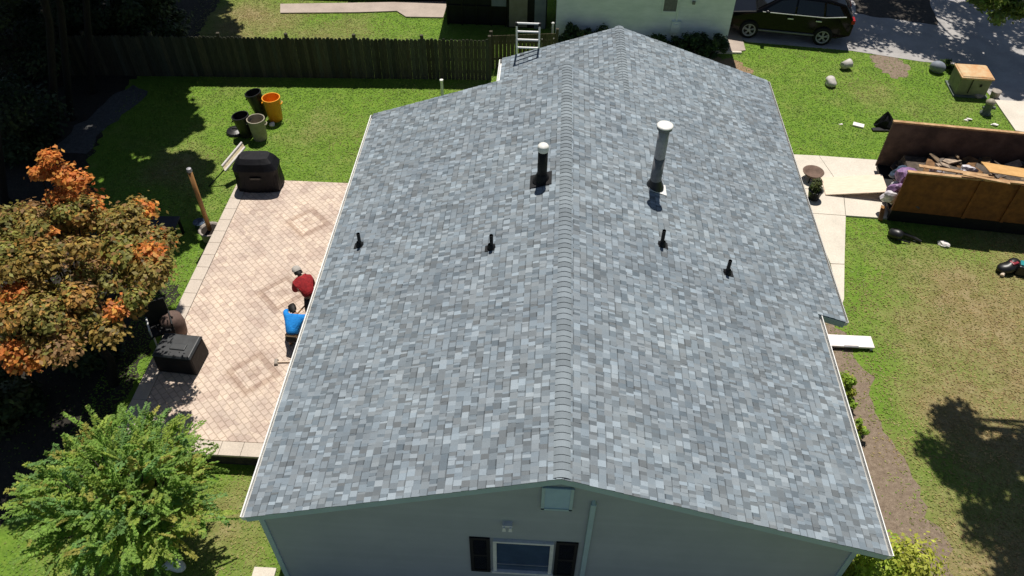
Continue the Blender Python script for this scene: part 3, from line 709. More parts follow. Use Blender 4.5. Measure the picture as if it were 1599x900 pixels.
# limb of the tree standing beyond the right edge: crown over the lawn
rt = thing('oak_tree', 'tall tree beyond the right edge casting its shadow on the lawn', 'tree', (13.6, 6.8, 0)); off = np.array([13.6, 6.8, 0])
H_ = 8.6; sc = np.array([9.2, 3.45]); dy, dx = math.cos(SUN_AZ) * SH * H_, math.sin(SUN_AZ) * SH * H_
cc = np.array([sc[0] + dx, sc[1] + dy, H_])
cen = np.concatenate([ell(cc, (1.35, 1.6, .6), 44), ell(cc + np.array([2.0, .6, .2]), (1.2, 1.5, .7), 26), ell(cc + np.array([.5, -2.5, -.4]), (1.25, 1.3, .4), 30), ell(cc + np.array([3.6, .6, .8]), (1.6, 1.8, 1.0), 24)])
P, Nn, idx = clump_points(cen, RNG.uniform(.28, .5, len(cen)), 200, .7)
leaves('crown', P - off, Nn, RNG.uniform(.11, .19, len(P)), leafcol((.12, .165, .035), len(P)), M_leaf, rt, .6)
trunk_mesh((0, 0, 0), (-.3, .1, 5.6), [tuple(c - off) for c in cen[::2]], .24, .25, M_bark, rt, .014)
# trees on the far side of the driveway whose shade dapples it
dtree = [(*G(1375, 52)[:2], 8.5, 1.7), (*G(1465, 66)[:2], 8.5, 1.5), (*G(1545, 84)[:2], 8.5, 1.6), (*G(1595, 130)[:2], 8.0, 1.35), (*G(1560, 40)[:2], 9.5, 2.2), (*G(1430, 20)[:2], 9.5, 2.2), (*G(1290, 20)[:2], 9.5, 1.6)]
for (cx_, cy_, h, r), lb in zip(dtree, ['airy tree shading the driveway behind the black car', 'airy tree shading the middle of the driveway', 'airy tree shading the driveway beside the green cabinet', 'airy tree at the right end of the driveway', 'airy tree over the top right corner of the driveway', 'airy tree over the dark mulch bed', 'airy tree shading the black car']):
    q = (cx_ + math.sin(SUN_AZ) * SH * h, cy_ + math.cos(SUN_AZ) * SH * h, h)
    bigtree('street_tree', lb, (cx_ + 1.0, cy_ + 8.0, 0), q, (r, r * .8, r * .55), 30, 95, .19, (.07, .11, .025), 'airy trees beyond the driveway', mat_=M_leaf, r0=.15)
bigtree('small_tree', 'low leafy tree hanging over the driveway in the top right corner', (16.9, 25.5), (14.85, 20.7, 2.35), (1.25, 1.0, .7), 30, 190, .16, (.20, .27, .06), fork=(-.9, -2.0, 2.2), mat_=M_leaf, r0=.09)
# low hanging spray of leaves is part of the right tree (above); bushes by the house
yg = [(.34, .44, .050), (.26, .40, .045), (.42, .44, .06)]
shrub('bush', 'yellow green bush at the front right corner of the house', (5.62, .12), (.50, .50, 1.30), 34, 330, .085, yg, None, 'bush', M_leaf)
shrub('bush', 'small lime green bush halfway along the right gutter', tuple(G(1322, 606, .45)[:2]), (.25, .42, .38), 12, 170, .08, yg, None, 'bush', M_leaf)
shrub('bush', 'low yellowish sprig against the right wall nearer the front corner', tuple(G(1341, 668, .2)[:2]), (.2, .25, .2), 6, 90, .07, yg, None, 'bush', M_leaf)
# ------------------------------------------------------------------ grass
def inpoly(x, y, poly):
    ins = np.zeros(len(x), bool); n = len(poly)
    for i in range(n):
        (xa, ya), (xb, yb) = poly[i][:2], poly[(i + 1) % n][:2]
        c = ((ya > y) != (yb > y)) & (x < (xb - xa) * (y - ya) / ((yb - ya) + 1e-12) + xa); ins ^= c
    return ins
def vnoise(x, y, s, seed):
    r = np.random.default_rng(seed); v = 0
    for k in range(6):
        a, b, ph = r.normal() * s, r.normal() * s, r.uniform(0, 6.3); v = v + np.sin(a * x + b * y + ph)
    return v / 6
ng = 330000
gx = RNG.uniform(-14.5, 17.5, ng); gy = RNG.uniform(-1.0, 24.5, ng)
px_ = np.stack([gx, gy, 0 * gx], 1) - np.array(CAM); zc = px_ @ np.array(CF); uu = 799.5 + FPX * (px_ @ np.array(CR)) / zc; vv = 450 - FPX * (px_ @ np.array(CU)) / zc
keep = (uu > -30) & (uu < 1630) & (vv > -20) & (vv < 930)
keep &= ~((gx > P_L - .02) & (gx < 5) & (gy > P_B - .02) & (gy < P_T + .02)) & ~((gx > -4.8) & (gx < 5.4) & (gy > .2) & (gy < 14.2))
for pl in ([a, b_, c_, d_, h_, g_, f_, (7.62, 9.6), (7.3, 8.3), (7.15, 8), e_], drv, gp((1552, 158), (1585, 206)) + [(20, 14.9), (20, 17.9)], gp((1128, 30), (1150, 30), (1164, 80), (1133, 84)), gp((438, 8), (438, 22), (560, 21), (620, 19), (634, 28), (692, 29), (700, 4)), gp((1336, 22), (1464, 40), (1446, -20), (1330, -20))):
    keep &= ~inpoly(gx, gy, [tuple(q[:2]) for q in pl])
bare = np.zeros(ng)
soilp = ragged([(4.4, -3), (7.6, -3), (7.35, 1.2), (7.1, 3.0), (6.9, 4.6), (6.85, 6.1), (6.5, 7.6), (6.5, 9.4), (4.4, 9.4)], .2, .25, 17)
bare[inpoly(gx, gy, [(4.4, -3), (8.1, -3), (7.8, 1.2), (7.6, 3.0), (7.35, 4.6), (7.4, 6.1), (7.0, 7.6), (4.4, 9.4)])] = .55; bare[inpoly(gx, gy, soilp)] = .95; bare[inpoly(gx, gy, gp((1358, 88), (1385, 85), (1422, 103), (1420, 118), (1395, 124), (1372, 108)))] = .8
bare[inpoly(gx, gy, gp((1100, 88), (1150, 93), (1178, 112), (1160, 122), (1120, 104)))] = .7
bare[gx < -13.9] = .8; bare[(gx < -13.2) & (gx >= -13.9)] = .4; bare[(gx < -10.4) & (gy < 9.5)] = .9
keep &= RNG.random(ng) > bare
gx, gy = gx[keep], gy[keep]; k = len(gx)
dry = np.zeros(k)
for (cx_, cy_), r, am in [((11.0, 7.4), 4.2, 1.0), ((9.8, 4.9), 3.0, .95), ((8.6, 1.6), 2.4, .9), ((12.6, 10), 2.8, .8), ((7.4, 4.0), 1.2, .6), ((-12.0, 21.5), 3.2, .75), ((-8.5, 20.6), 2.5, .45), ((-6.3, 1.3), 1.6, .55), ((-11.2, 12.6), 1.6, .5), ((10.6, 18.3), 1.2, .4), ((5.2, 17.5), 1.6, .6), ((-7.6, 14.2), 2.5, .2), ((7.0, 4), 1.2, .8), ((7.3, 1), 1.3, .9)]:
    dry = np.maximum(dry, am * np.clip(1.25 - np.hypot(gx - cx_, gy - cy_) / r, 0, 1))
dry = np.clip(dry + .35 * vnoise(gx, gy, 1.6, 4) + .25 * vnoise(gx, gy, 5, 5) + RNG.normal(size=k) * .14, 0, 1)[:, None]
cg = np.array((.192, .335, .045)) * (1 + .25 * vnoise(gx, gy, 2.2, 6) + .12 * vnoise(gx, gy, 7, 16))[:, None] * (1 + RNG.normal(size=(k, 1)) * .15)
cdry = np.array((.44, .32, .150)) * (1 + .2 * vnoise(gx, gy, 4, 26))[:, None] * (1 + RNG.normal(size=(k, 1)) * .15)
col = np.clip(cg * (1 - dry) + cdry * dry, .02, .7)
hgt = RNG.uniform(.03, .07, k)
P = np.stack([gx, gy, hgt * .22], 1); tg = np.stack([RNG.normal(size=k), RNG.normal(size=k), .35 * np.ones(k)], 1)
nn = np.stack([RNG.normal(size=k) * .22, RNG.normal(size=k) * .22 + .15, np.ones(k)], 1)
gt_ = leaves('grass_blades', P, nn, hgt, col, M_leaf, None, .55, tg); gt_['kind'] = 'stuff'; gt_['label'] = 'short mown grass covering the lawns around the house'; gt_['category'] = 'grass'
# ------------------------------------------------------------------ fence at the back
fn = thing('picket_fence', 'long weathered dog-ear picket fence across the back lawn', 'fence', (-2.45, 18.35, 0))
fa, fb = Vector((-20.5, 17.35, 0)), Vector((-2.45, 18.22, 0)); fdir = (fb - fa).normalized(); fl_ = (fb - fa).length; frot = RZ(math.atan2(fdir.y, fdir.x))
nb = 8; bay = fl_ / nb; rg = random.Random(9); org_ = Vector((-2.45, 18.35, 0))
for i in range(nb):
    mb = MB(); s0 = i * bay
    x = s0
    while x < s0 + bay - .06:
        c = fa + fdir * (x + .065) - org_; h = 1.5 + rg.uniform(-.025, .025); k = rg.uniform(.6, 1.25); t = rg.uniform(-.08, .08)
        col = (k * (1 + t), k, k * (1 - t))
        mb.box((c.x, c.y + rg.uniform(-.006, .006), h / 2 - .03), (.1285, .02, h - .06), frot, col); mb.box((c.x, c.y, h - .03), (.1285, .02, .06), frot, col, top=(.5, 1)); x += .132
    for z in (.3, .75, 1.2):
        c = fa + fdir * (s0 + bay / 2) - org_ + Vector((-fdir.y, fdir.x, 0)) * .035
        mb.box((c.x, c.y, z), (bay - .1, .04, .09), frot, (.8, .8, .8))
    obj('panel', mb, M_fence, fn)
for i in range(nb + 1):
    c = fa + fdir * (i * bay) - org_ + Vector((-fdir.y, fdir.x, 0)) * .05
    mb = MB(); mb.box((c.x, c.y, .81), (.10, .10, 1.62), frot); obj('post', mb, M_post, fn)
gn = thing('side_fence', 'short brown fence stretch behind the aluminium ladder', 'fence', (-1.4, 18.9, 0))
mb = MB(); rg = random.Random(2)
for i in range(17):
    k = rg.uniform(.8, 1.3); mb.box((-1.0 + i * .135, .1 + i * .02, .62), (.124, .02, 1.24), RZ(.15), (k * 1.15, k, k * .85))
mb.box((.08, .3, .35), (2.2, .04, .08), RZ(.15)); mb.box((.08, .3, .95), (2.2, .04, .08), RZ(.15)); obj('panel', mb, M_fence, gn)
mb = MB()
for x_ in (-1.06, 1.2):
    mb = MB(); mb.box((x_, .12 + (x_ + 1) * .15, .7), (.1, .1, 1.4)); obj('post', mb, M_post, gn)
q = Vector((-.36, 19.75, 0))
mb = MB(); mb.box((0, 0, .42), (.12, .12, .84)); mb.box((0, 0, 1.1), (.075, .075, .6)); mb.box((0, 0, 1.41), (.10, .10, .03), top=(.4, .4))
tag(obj('white_post', mb, M_white, bevel=.008), 'tall white post at the left corner of the white house', 'post', loc=(q.x, q.y, 0))
q = Vector((-.70, 19.9, 0))
mb = MB(); mb.box((0, 0, .35), (.07, .07, .70)); mb.box((0, 0, .71), (.09, .09, .03), top=(.3, .3)); tag(obj('white_post', mb, M_white), 'short white stake left of the tall white post', 'post', loc=(q.x, q.y, 0), )
q = G(691, 152)
mb = MB(); mb.tube([(0, 0, 0), (0, 0, .62)], .05, 10); mb.tube([(0, 0, .6), (0, 0, .66)], .062, 10); tag(obj('white_pipe', mb, M_white), 'white plastic pipe standing on grass behind the rear roof edge', 'pipe', loc=(q.x, q.y, 0))
# ladder
ld = thing('ladder', 'aluminium ladder leaning on the rear roof edge', 'ladder', (-1.05, 15.45, 0))
for sx in (-.31, .31):
    mb = MB(); mb.tube([(sx * 1.0, 0, 0), (sx, -1.40, 4.2)], .028, 8); rl = obj('rail', mb, M_alu, ld)
    mb = MB(); mb.box((sx, .0, .03), (.07, .10, .06)); obj('rubber_foot', mb, M_black, rl); mb = MB(); mb.box((sx, -1.41, 4.23), (.07, .07, .09)); obj('end_cap', mb, M_black, rl)
for i in range(15):
    f = (.2 + i * .29) / 4.35
    mb = MB(); mb.box((0, -1.45 * f, 4.35 * f), (.60, .05, .035)); obj('rung', mb, M_alu, ld)

# ------------------------------------------------------------------ neighbour's house, porch, shed
nh = thing('neighbour_house', 'weathered white neighbour house beyond the ridge of the roof', 'house', (0, 20.9, 0))
x0, x1 = -.25, 6.0; mb = MB(); z = 0
while z < 2.7:
    mb.quad((x0, -.012, z), (x1, .07 - .012, z), (x1, .07, z + .15), (x0, 0, z + .15)); mb.quad((x0, 0, z), (x1, .07, z), (x1, .07 - .012, z), (x0, -.012, z)); z += .15
mb.quad((x0, 0, 0), (x0, 7, 0), (x0, 7, 2.7), (x0, 0, 2.7)); mb.quad((x1, .07, 0), (x1, 7, 0), (x1, 7, 2.7), (x1, .07, 2.7)); mb.quad((x0, 7, 0), (x1, 7, 0), (x1, 7, 2.7), (x0, 7, 2.7))
obj('wall', mb, M_nsiding, nh)
mb = MB()
for s_ in (0, 1):
    ya, yb = (-.35, 3.5) if s_ == 0 else (7.4, 3.5)
    v = [(x0 - .3, ya, 2.68), (x1 + .3, ya, 2.68), (x1 + .3, yb, 4.0), (x0 - .3, yb, 4.0)]
    mb.add(v + [(a, b, c - .1) for a, b, c in v], [(0, 1, 2, 3), (4, 5, 6, 7), (0, 1, 5, 4), (1, 2, 6, 5), (2, 3, 7, 6), (3, 0, 4, 7)])
obj('roof', mb, M_mulch, nh)
q = G(1035, 14, 1.2); yy = -.02 + .07 * (4.0 / 6)
vx = 3.75
mb = MB()
for c, d in (((vx, yy - .02, 1.87), (.56, .05, .05)), ((vx, yy - .02, 1.38), (.56, .05, .05)), ((vx - .255, yy - .02, 1.62), (.05, .05, .44)), ((vx + .255, yy - .02, 1.62), (.05, .05, .44))): mb.box(c, d)
vw = obj('window', mb, M_nsiding, nh)
mb = MB(); mb.box((vx, yy - .012, 1.62), (.46, .02, .44)); obj('glass', mb, M_pipe, vw)
mb = MB(); mb.box((4.05, yy - .05, .85), (.32, .12, .42)); mb.tube([(4.05, yy - .05, 1.05), (4.05, yy - .05, 2.4)], .03); mb.lathe([(.0, .07), (.08, .06), (.09, 0)], 12, (4.05, yy - .1, .9), M=Matrix.Rotation(R(90), 3, 'X'))
obj('meter_box', mb, M_nsiding, nh)
mb = MB(); mb.box((4.55, yy - .03, 1.75), (.10, .08, .10)); obj('outlet', mb, M_pipe, nh)
hd = [(.03, .06, .018), (.022, .045, .015), (.045, .075, .02)]
for (hx, hr, hz), lb in zip([(.35, .40, .34), (.95, .36, .26), (1.5, .42, .30), (2.3, .30, .22), (2.95, .28, .18), (3.55, .42, .26), (4.2, .40, .30), (4.85, .45, .32), (5.45, .45, .30)],
       ['foundation plant beside the tall white post', 'foundation plant second from the white post', 'foundation plant left of the roof peak', 'foundation plant hidden behind the roof peak', 'small foundation plant right of the roof peak', 'foundation plant left of the meter box', 'foundation plant under the meter box', 'foundation plant right of the meter box', 'foundation plant at the right corner of the white house']):
    shrub('foundation_plant', lb, (hx, 20.42 + hx * .01), (hr, .36, hz * 1.55), 16, 150, .10, hd, 'dark plants along the white house', 'plant')
sc_ = thing('screened_porch', 'dark screened porch beyond the right end of the back lawn', 'porch', (-3.25, 22.1, 0))
mb = MB(); mb.box((0, 1.3, 1.2), (2.2, 2.5, 2.36)); obj('screen', mb, M_screen, sc_)
mb = MB()
for x_ in (-1.1, -.55, 0, .55, 1.1): mb.box((x_, .02, 1.2), (.06, .06, 2.4))
mb.box((0, .02, .75), (2.2, .05, .06)); obj('frame', mb, M_black, sc_)
mb = MB(); mb.box((0, 1.3, 2.46), (2.5, 2.9, .10)); obj('roof', mb, M_mulch, sc_)
mb = MB(); mb.box((.85, .0, 1.05), (.55, .04, .5)); obj('panel', mb, M_bluegrey, sc_)
sh = thing('shed', 'narrow shed with a drab beige door between porch and white house', 'shed', (-1.35, 22.0, 0))
mb = MB(); mb.box((0, .6, 1.15), (1.5, 1.1, 2.3)); obj('wall', mb, M_screen, sh)
mb = MB(); mb.box((-.32, .02, 1.05), (.68, .05, 2.0)); obj('door', mb, M_shed, sh)
mb = MB(); mb.box((.50, .02, .95), (.42, .05, 1.9)); obj('panel', mb, M_bluegrey, sh)
mb = MB(); mb.box((0, .6, 2.36), (1.7, 1.4, .1)); obj('roof', mb, M_mulch, sh)
# edging of the neighbour's slab: a low pale rail with a turquoise dish on it
q = G(575, 4)
lr = thing('deck_rail', 'low pale deck edge at the very top of the picture', 'deck', (q.x, q.y + .2, 0))
mb = MB(); mb.box((0, 0, .32), (8.2, .12, .09)); obj('beam', mb, M_foam, lr)
mb = MB(); mb.box((0, .05, .14), (8.2, .05, .27)); obj('skirt', mb, M_black, lr)
mb = MB(); mb.lathe([(0, 0), (.16, 0), (.2, .1), (.18, .1), (.14, .03), (0, .03)], 16); tag(obj('planter_dish', mb, mat('turquoise', (.25, .62, .50), None, .4)), 'turquoise dish standing on the pale deck edge', 'dish', loc=(q.x - .6, q.y + .2, .366))
q = G(15, 12); mb = MB(); mb.blob((0, 0, .35), (1.2, .9, .6), .2, 3, seed=4, flat=0); tag(obj('tarp_heap', mb, M_tarp, smooth=True), 'blue grey tarp over a heap in the far left corner', 'tarp', loc=(q.x, q.y, 0))
q = G(905, 62, .3)
mb = MB(); mb.box((0, 0, .3), (.45, .30, .6)); mb.box((0, 0, .63), (.5, .34, .05)); tag(obj('orange_crate', mb, M_orange, bevel=.02), 'orange crate peeking over the rear roof edge', 'crate', loc=(q.x + .05, q.y - .2, 0))

# ------------------------------------------------------------------ black car
car = thing('suv', 'black sport utility car parked on the driveway beside the white house', 'car', (8.40, 22.55, 0), R(-8))
# local: nose to -X, near side -Y
prof = [(-2.28, .42), (-2.30, .72), (-2.18, .93), (-1.25, 1.06), (-.45, 1.56), (.1, 1.64), (1.25, 1.62), (1.85, 1.50), (2.18, 1.05), (2.26, .80), (2.24, .42), (1.75, .30), (-1.8, .30)]
def width(z): return .90 if z < 1.05 else .90 - (z - 1.05) * .36
bm_ = MB(); n = len(prof)
Lft = [(x, -width(z) * (1 - .06 * (abs(x) > 2)), z) for x, z in prof]; Rgt = [(x, -y, z) for x, y, z in Lft]
bm_.add(Lft + Rgt, [tuple(range(n)), tuple(range(2 * n - 1, n - 1, -1))] + [(i, n + i, n + (i + 1) % n, (i + 1) % n) for i in range(n)])
body = obj('body', bm_, M_carpaint, car, bevel=.05)
def sidewin(pts, name, mat_=M_carglass, o=.012):
    for s_ in (-1, 1):
        mb = MB(); mb.add([(x, s_ * (width(z) + o), z) for x, z in pts] + [(x, s_ * (width(z) - .03), z) for x, z in pts], [tuple(range(len(pts)))] + [(i, (i + 1) % len(pts), len(pts) + (i + 1) % len(pts), len(pts) + i) for i in range(len(pts))])
        obj(name, mb, mat_, car)
sidewin([(-1.0, 1.1), (-.42, 1.48), (.1, 1.56), (.1, 1.1)], 'side_window'); sidewin([(.17, 1.1), (.17, 1.56), (1.05, 1.54), (1.12, 1.1)], 'side_window'); sidewin([(1.2, 1.12), (1.13, 1.53), (1.6, 1.46), (1.85, 1.15)], 'side_window')
for pts in ([(-1.18, 1.10), (-.50, 1.53)],):
    mb = MB(); (xa, za), (xb, zb) = pts; mb.add([(xa - .02, -.76, za + .02), (xa - .02, .76, za + .02), (xb - .02, .66, zb + .02), (xb - .02, -.66, zb + .02)], [(0, 1, 2, 3)]); obj('windshield', mb, M_carglass, car)
mb = MB(); mb.add([(2.17, -.7, 1.10), (2.17, .7, 1.10), (1.88, .62, 1.49), (1.88, -.62, 1.49)], [(0, 1, 2, 3)]); obj('rear_window', mb, M_carglass, car)
for s_ in (-1, 1):
    mb = MB(); mb.tube([(-1.02, s_ * .925, 1.08), (1.2, s_ * .925, 1.08), (1.9, s_ * .90, 1.16)], .016, 6); obj('chrome_trim', mb, M_alu, car)
    mb = MB(); mb.box((0, s_ * .91, .38), (2.3, .06, .05)); obj('sill', mb, M_pipe, car)
    for x_ in (-.35 + .35, 1.0):
        mb = MB(); mb.box((x_, s_ * .925, .92), (.20, .04, .035)); obj('door_handle', mb, M_alu, car)
    mb = MB(); mb.box((-.85, s_ * 1.02, 1.12), (.14, .2, .13)); obj('mirror', mb, M_carpaint, car, bevel=.03)
    mb = MB(); mb.box((-2.2, s_ * .62, .80), (.18, .38, .14)); obj('headlight', mb, M_bagw, car, bevel=.03)
    mb = MB(); mb.box((2.2, s_ * .66, .95), (.14, .36, .16)); obj('tail_light', mb, M_red, car, bevel=.03)
mb = MB()
for s_ in (-.62, .62): mb.tube([(-.3, s_, 1.66), (1.3, s_, 1.68)], .02, 6)
obj('roof_rail', mb, M_alu, car)
for x_ in (-1.36, 1.28):
    for s_ in (-1, 1):
        mb = MB(); Mx = Matrix.Rotation(R(90), 3, 'X')
        mb.lathe([(.22, -.11), (.31, -.115), (.345, -.08), (.35, 0), (.345, .08), (.31, .115), (.22, .11)], 24, (x_, s_ * .84, .35), M=Mx); wh = obj('wheel', mb, M_tyre, car, True)
        mb = MB(); yo = s_ * .945
        for k in range(5):
            a = 2 * math.pi * k / 5 + .3
            for da in (-.16, .16):
                mb.tube([(x_ + .04 * math.cos(a), yo, .35 + .04 * math.sin(a)), (x_ + .215 * math.cos(a + da), yo, .35 + .215 * math.sin(a + da))], .018, 5)
        mb.lathe([(.20, .0), (.235, .02), (.235, -.03), (.20, -.03)], 24, (x_, yo, .35), M=Mx); mb.lathe([(0, .02), (.06, .02), (.06, -.02), (0, -.02)], 12, (x_, yo, .35), M=Mx)
        obj('rim', mb, M_rimw, wh)
        mb = MB(); mb.lathe([(0, 0), (.22, 0)], 16, (x_, s_ * .90, .35), M=Mx); obj('brake_disc', mb, M_black, wh)

# ------------------------------------------------------------------ dumpster with its load
dm = thing('dumpster', 'brown open dumpster heaped with torn-off roofing and boxes on the right', 'dumpster', (9.22, 11.50, 0), R(-6.0))
DL, DW, DH = 6.2, 2.35, 1.72
mb = MB(); mb.box((DL / 2 + .02, .03, 1.06), (DL, .06, 1.30)); obj('side_panel', mb, M_rust, dm)
for i in range(5):
    mb = MB(); mb.box((1.9 + i * 1.0, -.025, 1.06), (.09, .048, 1.28)); obj('rib', mb, M_rust, dm)
mb = MB(); mb.box((DL / 2 + .02, DW, .98), (DL, .06, 1.52)); obj('side_panel', mb, M_rustdark, dm)
mb = MB(); mb.box((DL, DW / 2, .98), (.06, DW - .07, 1.42)); obj('end_panel', mb, M_rust, dm)
mb = MB(); mb.box((DL / 2 + .05, DW / 2, .22), (DL, DW - .08, .10)); mb.box((DL / 2, .10, .20), (DL - .1, .14, .36)); mb.box((DL / 2, DW - .12, .09), (DL - .3, .14, .16)); obj('floor', mb, M_black, dm)
mb = MB(); mb.box((DL / 2 + .02, .03, DH - .01), (DL + .03, .10, .05)); mb.box((DL / 2 + .02, DW, DH + .045), (DL + .03, .10, .05)); obj('top_rail', mb, M_rim, dm)
dmx = Matrix.Translation((9.22, 11.50, 0)) @ Matrix.Rotation(R(-6), 4, 'Z')
def dl(x, y, z): return tuple(dmx @ Vector((x, y, z)))
mb = MB(); rg = random.Random(12)
for i in range(230):
    x_ = rg.uniform(.3, 5.9); y_ = rg.uniform(.2, 2.2); zt = .35 + min(1.0, x_ * .75) * (1.0 - .42 * (y_ - .2) / 2)
    zz = rg.uniform(max(.35, zt - .35), zt); k = rg.choice(((.5, .5, .52), (.8, .7, .55), (1.5, 1.4, 1.3), (.35, .33, .32), (.9, .6, .35)))
    mb.box((x_, y_, zz), (rg.uniform(.15, .6), rg.uniform(.1, .4), rg.uniform(.015, .05)), Matrix.Rotation(rg.uniform(0, 6), 3, 'Z') @ Matrix.Rotation(rg.gauss(0, .35), 3, 'X') @ Matrix.Rotation(rg.gauss(0, .3), 3, 'Y'), k)
mb.box((3.2, 1.2, .55), (5.4, 2.1, .5), col=(.4, .38, .36), top=(.96, .9))
o = obj('debris_pile', mb, M_debris); tag(o, 'heap of shingle scraps and boards filling the dumpster', 'debris', loc=(9.22, 11.50, 0), rz=R(-6)); o['kind'] = 'stuff'
def flatbox(name, label, cat, mat_, dims, loc, rot, bev=.004, group=None):
    mb = MB(); mb.box((0, 0, 0), dims); o = obj(name, mb, mat_, bevel=bev); o.location = loc; o.rotation_euler = rot
    return tag(o, label, cat, group)
flatbox('cardboard_sheet', 'large bent cardboard sheet lying on top of the dumpster load', 'cardboard', M_card, (1.35, .72, .02), dl(2.75, .52, 1.72), (R(-14), R(3), R(-8)))
flatbox('cardboard_sheet', 'narrow cardboard strip beside the large sheet on the load', 'cardboard', M_card, (.9, .35, .02), dl(3.7, .62, 1.62), (R(-10), R(8), R(-20)))
flatbox('lumber', 'long pale board lying along the near rim of the dumpster', 'board', M_rim, (1.9, .12, .03), dl(1.25, .20, 1.76), (0, R(2), R(-8)), group='boards on the dumpster rim')
flatbox('lumber', 'shorter pale board jutting past the near dumpster rim', 'board', M_rim, (1.2, .09, .03), dl(1.95, -.02, 1.775), (0, R(4), R(-10)), group='boards on the dumpster rim')
for i, (x_, y_, z_, r, lb, mt) in enumerate([(.25, .55, .92, .34, 'purple plastic bag hanging out of the open dumpster end', M_bagp), (.14, .48, .66, .30, 'torn white bag spilling below the purple bag', M_bagw), (.35, 1.1, .85, .22, 'dark blue rag behind the purple bag', M_blueg), (1.05, .75, 1.32, .17, 'crumpled white plastic near the left of the load', M_bagw), (1.75, .55, 1.52, .20, 'crumpled white plastic beside the large cardboard sheet', M_bagw)]):
    mb = MB(); mb.blob((0, 0, 0), (r, r * .8, r * .75), .45, 3, seed=30 + i); tag(obj('plastic_bag' if mt is not M_blueg else 'rag', mb, mt), lb, 'bag' if mt is not M_blueg else 'rag', loc=dl(x_, y_, z_))
# plywood ramp
q = G(1350, 290)
mb = MB(); mb.box((0, 0, 0), (1.7, .82, .03)); o = obj('plywood_sheet', mb, M_ply, bevel=.003); o.location = (8.62, 12.86, .20); o.rotation_euler = (0, R(-9), R(-3)); tag(o, 'pale plywood sheet sloping from the path to the dumpster', 'plywood')
flatbox('wood_scrap', 'orange brown wood scrap leaning on the dumpster foot', 'scrap', M_wood, (.55, .12, .03), (9.16, 11.75, .09), (R(20), R(-10), R(70)))

# ------------------------------------------------------------------ right hand yard objects
q = G(1513, 150)
ub = thing('utility_cabinet', 'faded green utility cabinet with rusted lid by the driveway', 'cabinet', (q.x, q.y + .35, 0), R(-3))
mb = MB(); mb.box((0, 0, .36), (1.0, .85, .62)); cb = obj('body', mb, M_ugreen, ub, bevel=.02)
mb = MB(); mb.box((0, -.01, .70), (1.06, .92, .06)); mb.box((0, -.0, .745), (1.0, .86, .03), top=(.94, .94)); obj('lid', mb, M_utop, ub, bevel=.01)
mb = MB(); mb.box((0, 0, .03), (1.12, .98, .06)); obj('plinth', mb, M_hyd, ub)
mb = MB(); mb.box((-.12, -.44, .40), (.02, .02, .5)); mb.box((.2, -.44, .45), (.06, .03, .08)); obj('door_seam', mb, M_black, ub)
q = G(1538, 178)
hy = thing('standpipe', 'squat grey green standpipe with a pale cap on grass', 'standpipe', (q.x, q.y, 0))
mb = MB(); mb.lathe([(.17, 0), (.18, .04), (.13, .07), (.12, .34), (.14, .37), (.13, .42)], 16); obj('barrel', mb, M_hyd, hy, True)
mb = MB(); mb.lathe([(.145, .41), (.15, .46), (.09, .53), (.0, .55)], 16); obj('cap', mb, M_beige, hy, True)
mb = MB(); mb.tube([(.10, 0, .24), (.22, -.03, .24)], .055, 10); mb.tube([(-.1, 0, .24), (-.18, 0, .24)], .04, 10); obj('nozzle', mb, M_hyd, hy)
q = G(1552, 152)
mb = MB(); mb.lathe([(.13, 0), (.15, .2), (.16, .24), (.13, .24)], 16); mb.lathe([(0, .26), (.10, .26), (.16, .235)], 16); tag(obj('bucket', mb, M_pot, smooth=True), 'small lidded bucket between the standpipe and the driveway', 'bucket', loc=(q.x, q.y, 0))
q = G(1528, 152); mb = MB(); mb.blob((0, 0, .07), (.18, .12, .08), .3, 2, seed=8, flat=0); tag(obj('brick_rubble', mb, M_slab), 'reddish rubble at the front corner of the utility cabinet', 'rubble', loc=(q.x, q.y, 0))
q = G(1461, 112); mb = MB(); mb.blob((0, 0, .16), (.26, .22, .2), .15, 3, seed=2, flat=0); tag(obj('boulder', mb, M_bluegrey, smooth=True), 'round blue grey boulder in the shade left of the cabinet', 'boulder', loc=(q.x, q.y, 0))
shrub('shrub', 'low green shrub touching the left side of the utility cabinet', tuple(G(1482, 108)[:2]), (.4, .35, .16), 9, 110, .08, [(.06, .12, .02), (.08, .14, .025)], None, 'shrub', M_leaf)
def roundstone(u, v, r, lb, sd):
    q = G(u, v); mb = MB(); mb.blob((0, 0, r * .7), (r, r * 1.1, r * .75), .22, 3, seed=sd, flat=0); tag(obj('white_rock', mb, M_stone, smooth=True), lb, 'rock', loc=(q.x, q.y, 0))
roundstone(1294, 133, .20, 'upright pale rock on the lawn nearer the roof', 3)
q = G(1319, 108); mb = MB(); Mx = Matrix.Rotation(R(78), 3, 'Y') @ Matrix.Rotation(0, 3, 'Z')
mb.lathe([(0, 0), (.13, 0), (.16, .32), (.145, .32), (.12, .02)], 16, (-.15, 0, .15), M=Matrix.Rotation(R(80), 3, 'Y')); tag(obj('white_bucket', mb, M_stone, smooth=True), 'white bucket lying on its side below the black car', 'bucket', loc=(q.x, q.y, 0), rz=R(25))
flatbox('foam_scrap', 'flat white scrap on the lawn left of the black bag', 'scrap', M_foam, (.34, .20, .05), G(1340, 197) + Vector((0, 0, .03)), (0, 0, R(-22)))
